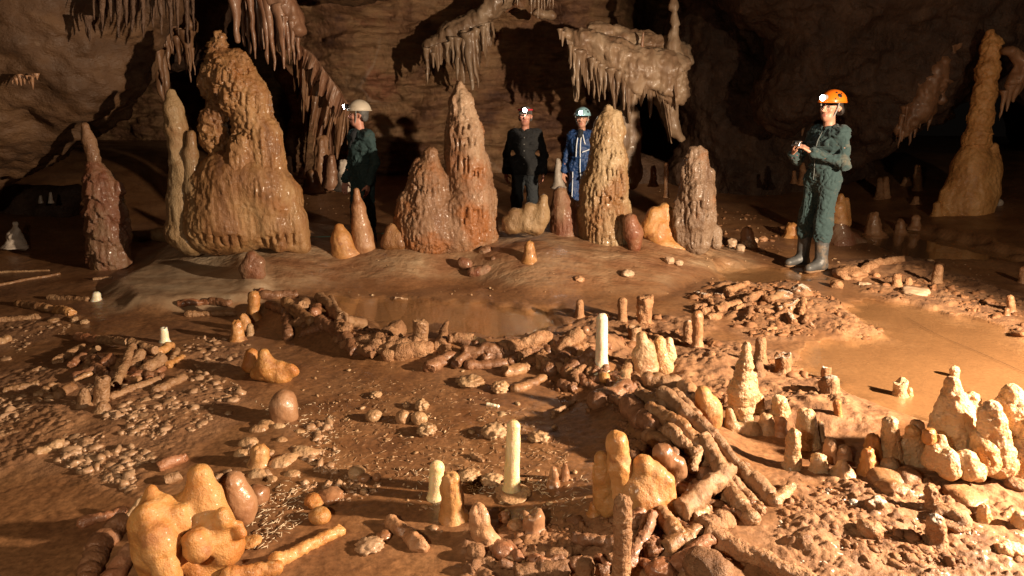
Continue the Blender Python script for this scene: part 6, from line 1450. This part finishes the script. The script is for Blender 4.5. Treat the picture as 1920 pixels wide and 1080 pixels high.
    if outfit['kind'] == 'coverall':
        cov, surf = cloth('coverall', torso + sleeves + legp + [cap((-.07, 0, .93), (.07, 0, .93), .114, .114), cap((-.05, 0, 1.05), (.05, 0, 1.2), .114, .114)], outfit['mat'], wr=(.016, 7.))
        cloth('collar', collar, outfit['mat'], k=.015, h=.008, wr=(.003, 12.))
        cloth('belt', [cap((.158 * math.cos(a), .122 * math.sin(a), 1.075), (.158 * math.cos(a + .42), .122 * math.sin(a + .42), 1.075), .018, .018) for a in np.arange(0, 6.28, .42)], outfit['mat'], k=.02, h=.009, wr=(.003, 12.))
    else:
        jk, surf = cloth('jacket', torso + sleeves + [cap((-.09, 0, .98), (.09, 0, .98), .145, .145), cap((-.09, 0, .90), (.09, 0, .90), .14, .145)], outfit['mat'], cuts=[((0, 0, .84), (0, 0, -1))])
        cloth('collar', collar, outfit['mat'], k=.015, h=.008, wr=(.003, 12.))
        cloth('trousers', legp + [cap((-.09, 0, .93), (.09, 0, .93), .128, .128)], outfit['mat2'])
    def front(x, z, off=.004):
        """where the clothing's front surface is"""
        i = int(round((x - surf.lo[0]) / surf.h)); k = int(round((z - surf.lo[2]) / surf.h)); col = surf.F[i, :, k]; j = np.nonzero(col < 0)[0]
        return V3(x, surf.lo[1] + surf.h * (j.max() if len(j) else surf.n[1] // 2) + off, z)
    for b in bootp:
        bt, an, toe = b; up = bt + (bt - an) / np.linalg.norm(bt - an) * .02
        fw = V3(*(toe - an)); fw[2] = 0; fw /= np.linalg.norm(fw)
        heel = V3(an[0], an[1], .045) - fw * .045; tz = V3(toe[0], toe[1], .045) + fw * .02
        pr = [cap(up, an, .074, .062), cap(an, V3(an[0], an[1], .06), .062, .058), cap(heel, V3(an[0], an[1], .06) + fw * .03, .05, .054), cap(V3(an[0], an[1], .075) + fw * .03, tz, .056, .046)]
        if not outfit.get('boots'): pr = pr[1:]
        bo, _ = cloth('boot', pr, outfit.get('bootmat', 'rubber'), k=.03, h=.008, wr=(.003, 14.), cuts=[((0, 0, .018), (0, 0, -1))] + ([(up - (up - an) * .0, (up - an))] if outfit.get('boots') else []))
        sl, _ = cloth('sole', [cap(heel * V3(1, 1, 0) + V3(0, 0, .03), tz * V3(1, 1, 0) + V3(0, 0, .03), .05, .046)], 'sole', k=.01, h=.007, wr=(0.001, 10), cuts=[((0, 0, .022), (0, 0, 1)), ((0, 0, 0.), (0, 0, -1))], par=bo)
    # ---- head gear
    hc = hd(0, -.006, 1.700)
    if outfit.get('helmet'):
        s = Sdf([cap(hc, hc + V3(0, 0, .001), .128, .128, (1.02, .90, 1.0))], .007, .01)
        s.F -= 0; s.cut(hc + V3(0, 0, .004), (0, 0, -1))
        s.add(cap(hc, hc + V3(0, 0, .001), .113, .113, (1.02, .90, 1.0)), .003, True)
        v, q = s.mesh(); f = orient(v, [q]); hl = put('helmet', v, f, outfit['helmet'])
        rim = [rotz(hc + V3(.130 / 1.02 * math.cos(a), .130 / .90 * math.sin(a), .004), hc, yaw) for a in np.linspace(0, 2 * math.pi, 40)]
        v, f = tube(rim, np.full(40, .0065), 8, 'flat', 'flat', step=.02); put('rim', v, orient(v, f), outfit['helmet'], hl)
        for (ax, az, r) in outfit.get('marks', ()):
            c = rotz(hc + V3(.128 / 1.02 * math.cos(az) * math.sin(ax), .128 / .90 * math.cos(az) * math.cos(ax), .128 * math.sin(az)), hc, yaw)
            v0, f0 = ico(2); nn = (c - hc) / np.linalg.norm(c - hc); vv = v0 * r; vv = vv - np.outer(vv @ nn, nn) * .75
            put('mark', c + vv, [f0], 'black_plastic', hl)
        strap = []
        for sx in (-1, 1):
            pth = [hd(sx * .102, .03, 1.705), hd(sx * .094, .03, 1.64), hd(sx * .070, .045, 1.57), hd(sx * .03, .06, 1.530), hd(0, .072, 1.522)]
            v, f = tube(pth, np.full(5, .0062), 8, 'flat', 'flat', step=.012); put('chin_strap', v, orient(v, f), 'grey_strap')
    # hair
    s = Sdf([cap(hd(0, -.02, 1.69), hd(0, -.006, 1.695), .094, .092), cap(hd(-.05, -.05, 1.62), hd(.05, -.05, 1.62), .052, .052)] + ([cap(hd(-.06, -.04, 1.6), hd(.06, -.04, 1.6), .05, .05)] if outfit.get('long_hair') else []), .009, .03)
    fr = hd(0, 1, 0) - hd(0, 0, 0)
    s.cut(hd(0, .035, 1.74), fr * 1.0 + V3(0, 0, -.55)); s.cut(V3(0, 0, 1.575 if not outfit.get('long_hair') else 1.55), (0, 0, -1))
    v, q = s.mesh(); f = orient(v, [q]); put('hair', v + normals(v, f) * (.004 * fbm(v * 40, 5, 2))[:, None], f, outfit['hair'])
    # headlamp
    lz = 1.752 if outfit.get('helmet') else 1.735; ly = .118 if outfit.get('helmet') else .085
    a, b = hd(outfit.get('lampx', 0.), ly, lz), hd(outfit.get('lampx', 0.), ly + .045, lz - .006)
    v, f = tube([a, b], [.027, .031], 16, 'flat', 'flat', step=.012); hl = put('headlamp', v, orient(v, f), 'black_plastic' if outfit.get('helmet') != 'helmet_orange' else 'grey_strap')
    v, f = tube([b + (b - a) * .08, b + (b - a) * .3], [.028, .025], 16, 'flat', 'flat', step=.006); put('lamp_lens', v, orient(v, f), 'lamp_lit', hl)
    if not outfit.get('helmet'):
        bd = [rotz(hd(0, -.012, 1.735) + V3(.099 * math.cos(t), .099 * math.sin(t), 0), hd(0, -.012, 1.735), yaw) for t in np.linspace(0, 2 * math.pi, 30)]
        v, f = tube(bd, np.full(30, .012), 8, 'flat', 'flat', step=.02); put('headband', v, orient(v, f), outfit.get('band', 'black_plastic'))
    return e, W, put, front, cloth, (W(b + (b - a) * .9), (W(b) - W(a)) / np.linalg.norm(W(b) - W(a)))
LAMPS = []
def leg(sx, fx=0., fy=0., out=.0, turn=.0):
    return (V3(sx * .09, 0, .92), V3(sx * (.10 + out * .5), .02 + fy * .5, .50), V3(sx * (.105 + out), -.02 + fy, .09), V3(sx * (.115 + out + turn), .13 + fy, .045))

# caver with the orange helmet, holding a small camera in both hands
loc = G(1524, 503); loc[2] = float(H(loc[0], loc[1])) - .004
wl, wr_ = V3(-.075, .30, 1.235), V3(.075, .36, 1.20)
hands = [hand_prims(wl, V3(.55, .72, .62), V3(.6, .1, -.75), .50), hand_prims(wr_, V3(-.30, .30, .95), V3(-.55, -.35, .1), .52, .8)]
arms = [(V3(-.185, -.01, 1.41), V3(-.265, .03, 1.12), wl), (V3(.185, -.01, 1.41), V3(.27, .10, 1.12), wr_)]
p1, W1, put1, front1, cloth1, lp = person('man in orange helmet and muddy green coverall, holding a small camera in both hands', loc, (-.92, -.39), 1.76, hands, arms,
    [leg(-1, fy=.03), leg(1, fy=.02, out=.05)], dict(kind='coverall', mat='cloth_green', boots=True, helmet='helmet_orange', hair='hair_dark', marks=((-1.25, .55, .024), (-1.0, .85, .012), (-1.55, .75, .010), (-.9, .3, .008), (.6, .7, .02)), lampx=-.01), yaw=.12)
LAMPS.append(lp)
v, f = tube([wr_ + (arms[1][1] - wr_) * .02, wr_ + (arms[1][1] - wr_) * .16], [.040, .046], 16, 'flat', 'flat', step=.01); put1('cuff', v, orient(v, f), 'red_cloth')
kc = V3(.015, .395, 1.305)
def box(c, ux, uy, uz, s):
    q = np.array([[x, y, z] for x in (-1, 1) for y in (-1, 1) for z in (-1, 1)], float) * s
    v = c + q[:, :1] * ux + q[:, 1:2] * uy + q[:, 2:] * uz
    return v, np.array([[0, 1, 3, 2], [4, 6, 7, 5], [0, 4, 5, 1], [2, 3, 7, 6], [0, 2, 6, 4], [1, 5, 7, 3]])
kw = W1(kc); ke = empty('compact_camera', kw); tag(ke, 'small silver compact camera held in front of the chest by the orange-helmeted man', 'camera')
A_ = W1(V3(1, 0, 0)) - W1(V3(0, 0, 0)); B_ = W1(V3(0, .8, .3)) - W1(V3(0, 0, 0)); A_ /= np.linalg.norm(A_); B_ /= np.linalg.norm(B_); C_ = np.cross(A_, B_)
v, f = box(kw, A_, B_, C_, np.array([.048, .012, .028])); ob = mk('camera_body', v, [f], M['silver'], ke, False, origin=kw)
bv = ob.modifiers.new('bevel', 'BEVEL'); bv.width = .005; bv.segments = 3
v, f = tube([kw + B_ * .010, kw + B_ * .030], [.019, .017], 18, 'flat', 'flat', step=.008); mk('lens', v, orient(v, f), M['black_plastic'], ke, origin=kw)
v, f = box(kw - B_ * .0135, A_, B_, C_, np.array([.034, .0015, .022])); mk('screen', v, [f], M['black_plastic'], ke, False, origin=kw)

M['zip'] = plain('dull_zip', (.05, .06, .058), .5)
M['seam'] = plain('dark_seam', (.009, .02, .021), .9)
def seam(pts, put, front, mat='seam', r=.004, name='seam'):
    q_ = [front(x, z, .011) for x, z in pts]; v, f = tube(q_, np.full(len(q_), r), 6, 'flat', 'flat', step=.02); put(name, v, orient(v, f), mat)
seam([(0, z) for z in np.arange(1.42, .92, -.04)], put1, front1, 'zip', .006, 'zip')
for sx in (-1, 1):
    c = front1(sx * .085, 1.30, .012); v, f = box(c, V3(1, 0, 0), V3(0, 1, 0), V3(0, 0, 1), np.array([.05, .006, .02])); put1('pocket_flap', v, [f], 'cloth_green')
    seam([(sx * (.035 + .1 * t), 1.28) for t in np.linspace(0, 1, 5)], put1, front1)
    seam([(sx * .10, z) for z in np.arange(.84, .46, -.05)], put1, front1)

# man with the white helmet looking left
loc = P(686, 440, 7.7); loc[2] = float(H(loc[0], loc[1])) - .004
wl, wr_ = V3(-.27, .10, .86), V3(.25, .10, .86)
hands = [hand_prims(wl, V3(0, .12, -1), V3(.8, .4, 0), .35), hand_prims(wr_, V3(0, .12, -1), V3(-.8, .4, 0), .35)]
arms = [(V3(-.185, -.01, 1.41), V3(-.26, -.02, 1.12), wl), (V3(.185, -.01, 1.41), V3(.26, -.02, 1.12), wr_)]
hgt = (P(672, 190, 7.7)[2] - loc[2]) * .985
p2, W2, put2, front2, cloth2, lp = person('man in scuffed white helmet and dark teal coverall, looking left in profile', loc, (-.72, -.69), hgt, hands, arms, [leg(-1), leg(1, fy=.04)],
    dict(kind='coverall', mat='cloth_teal', boots=True, helmet='helmet_white', hair='hair_grey'), yaw=-.62, skin='skin_red')
LAMPS.append(lp)
cloth2('undershirt', [cap((-.02, .10, 1.40), (.02, .12, 1.30), .03, .03), cap((0, .05, 1.46), (0, .1, 1.42), .05, .04)], 'cloth_dark', k=.03, h=.01)
# man in black with a headlamp
loc = P(984, 420, 9.0); loc[2] = float(H(loc[0], loc[1])) - .004
wl, wr_ = V3(-.27, .10, .87), V3(.27, .08, .87)
hands = [hand_prims(wl, V3(.1, .25, -1), V3(.8, .4, 0), .4), hand_prims(wr_, V3(-.1, .2, -1), V3(-.8, .4, 0), .4)]
arms = [(V3(-.195, -.01, 1.41), V3(-.27, -.02, 1.12), wl), (V3(.195, -.01, 1.41), V3(.27, -.02, 1.12), wr_)]
hgt = (P(980, 197, 9.0)[2] - loc[2]) * .99
p3, W3, put3, front3, cloth3, lp = person('man in black jacket and dark trousers with a lit headlamp, facing the camera', loc, (-.12, -.99), hgt, hands, arms, [leg(-1, out=.03), leg(1, out=.03)],
    dict(kind='jacket', mat='cloth_black', mat2='cloth_grey', hair='hair_grey', band='red_cloth', bootmat='black_plastic'), yaw=.05, skin='skin_red')
LAMPS.append(lp)
for z in (1.36, 1.27, 1.18, 1.09, 1.0):
    c = front3(0, z, .012); v0, f0 = ico(1); put3('button', c + v0 * np.array([.008, .004, .008]), [f0], 'grey_strap')
for sx in (-1, 1):
    c = front3(sx * .10, 1.28, .012); v, f = box(c, V3(1, 0, 0), V3(0, 1, 0), V3(0, 0, 1), np.array([.055, .006, .022])); put3('pocket_flap', v, [f], 'cloth_black')
# woman in blue
loc = P(1086, 440, 8.35); loc[2] = float(H(loc[0], loc[1])) - .004
wl, wr_ = V3(-.24, .16, .90), V3(.26, .06, .84)
hands = [hand_prims(wl, V3(.2, .5, -.9), V3(.8, .2, 0), .35), hand_prims(wr_, V3(0, .1, -1), V3(-.8, .4, 0), .4)]
arms = [(V3(-.17, -.01, 1.40), V3(-.25, -.02, 1.12), wl), (V3(.17, -.01, 1.40), V3(.25, -.03, 1.12), wr_)]
hgt = (P(1084, 203, 8.35)[2] - loc[2]) * .985
p4, W4, put4, front4, cloth4, lp = person('woman in pale blue helmet and blue coverall with white piping, half hidden by a stalagmite', loc, (-.35, -.94), hgt, hands, arms, [leg(-1), leg(1)],
    dict(kind='coverall', mat='cloth_blue', boots=True, helmet='helmet_blue', hair='hair_dark', marks=((-1.0, .45, .018), (-.8, .75, .012), (1.0, .5, .018))), yaw=.1)
LAMPS.append(lp)
def pipe(pts, r=.0085, put=put4, front=front4):
    pp_ = [front(x, z, .010) for x, z in pts]; v, f = tube(pp_, np.full(len(pp_), r), 8, 'flat', 'flat', step=.02); put('piping', v, orient(v, f), 'piping')
pipe([(-.02, z) for z in np.arange(1.40, .62, -.06)])
pipe([(-.05 - .12 * t, 1.16 + .05 * t) for t in np.linspace(0, 1, 6)])
pipe([(.03 + .02 * t, 1.42 - .34 * t) for t in np.linspace(0, 1, 8)])
pipe([(-.04 - .05 * t, 1.42 - .14 * t) for t in np.linspace(0, 1, 5)])
pipe([(-.10, z) for z in np.arange(.86, .36, -.06)])
pipe([(.10, z) for z in np.arange(.86, .36, -.06)])
cloth4('undershirt', [cap((0, .06, 1.46), (0, .12, 1.40), .05, .035)], 'cloth_dark', k=.03, h=.01)
s = Sdf([tuple(p) for p in hand_prims(wl, V3(.2, .5, -.9), V3(.8, .2, 0), .35, inflate=.005)], .006, .008)
v, q = s.mesh(); put4('glove', v, orient(v, [q]), 'green_glove')
# strings laid across the floor
def cord(name, pts, r, mat, label, cat):
    v, f = tube(pts, np.full(len(pts), r), 6, 'flat', 'flat', step=.08); return tag(mk(name, v, orient(v, f), mat, origin=pts[0]), label, cat)
M['string'] = plain('green_string', (.10, .34, .28), .6)
cord('marker_string', [P(568, 444, 7.2), P(600, 445, 7.2), P(625, 443, 7.25), P(700, 438, 7.5), P(735, 437, 7.4)], .004, M['string'], 'thin green marker string stretched behind the small orange cone', 'string')
cord('wire', [G(1700, 598) + V3(0, 0, .012), G(1760, 632) + V3(0, 0, .01), G(1830, 660) + V3(0, 0, .01), G(1930, 705) + V3(0, 0, .01)], .0015, M['sole'], 'thin brown wire lying across the pool at right', 'wire')
# ------------------------------------------------------------------ camera, lamps, world
cam = bpy.data.cameras.new('camera'); co = bpy.data.objects.new('camera', cam); COL.objects.link(co)
cam.sensor_width = 36; cam.lens = 24; cam.clip_end = 200; cam.clip_start = .05
co.location = CAM; co.rotation_euler = (math.pi / 2 - PITCH, 0, 0)
SC.camera = co
wd = bpy.data.worlds.new('World'); SC.world = wd; wd.use_nodes = True
wd.node_tree.nodes['Background'].inputs[0].default_value = (.5, .38, .3, 1); wd.node_tree.nodes['Background'].inputs[1].default_value = .004
def lamp(name, kind, loc, power, col, aim=None, size=.05, spot=None, blend=.6):
    l = bpy.data.lights.new(name, kind); o = bpy.data.objects.new(name, l); COL.objects.link(o)
    o.location = loc; l.energy = power; l.color = col; l.shadow_soft_size = size
    if aim is not None: o.rotation_euler = (Vector(aim) - Vector(loc)).to_track_quat('-Z', 'Y').to_euler()
    if spot: l.spot_size = math.radians(spot); l.spot_blend = blend
    return o
WARM = (1., .78, .55)
KEY = (4.5, 1.95, 1.85)
az = math.radians(148); 
lamp('key_lamp', 'SPOT', KEY, 3800, WARM, (KEY[0] + 6 * math.cos(az), KEY[1] + 6 * math.sin(az), .2), .07, 108, .3)
lamp('added_key_fill', 'POINT', KEY, 380, WARM, size=.045)  # added point fill at the key position, for what its cone misses
lamp('added_camera_fill', 'POINT', (-1.1, -.2, 2.0), 250, (1., .80, .57), size=.06)  # added unseen fill near the camera, lifts the shadows and the left side
for p_, d_ in LAMPS: lamp('headlamp_beam', 'SPOT', p_ + d_ * .03, 2.5, (1., .93, .82), p_ + d_ * 3 + V3(0, 0, -.5), .02, 70, .8)
SC.view_settings.view_transform = 'Standard'; SC.view_settings.look = 'None'; SC.view_settings.exposure = 0; SC.view_settings.gamma = 1
cy = SC.cycles
cy.use_denoising = True
try: cy.denoiser = 'OPENIMAGEDENOISE'
except Exception: pass
cy.max_bounces = 5; cy.diffuse_bounces = 3; cy.glossy_bounces = 3; cy.transparent_max_bounces = 6; cy.sample_clamp_indirect = 4
cy.caustics_reflective = False; cy.caustics_refractive = False
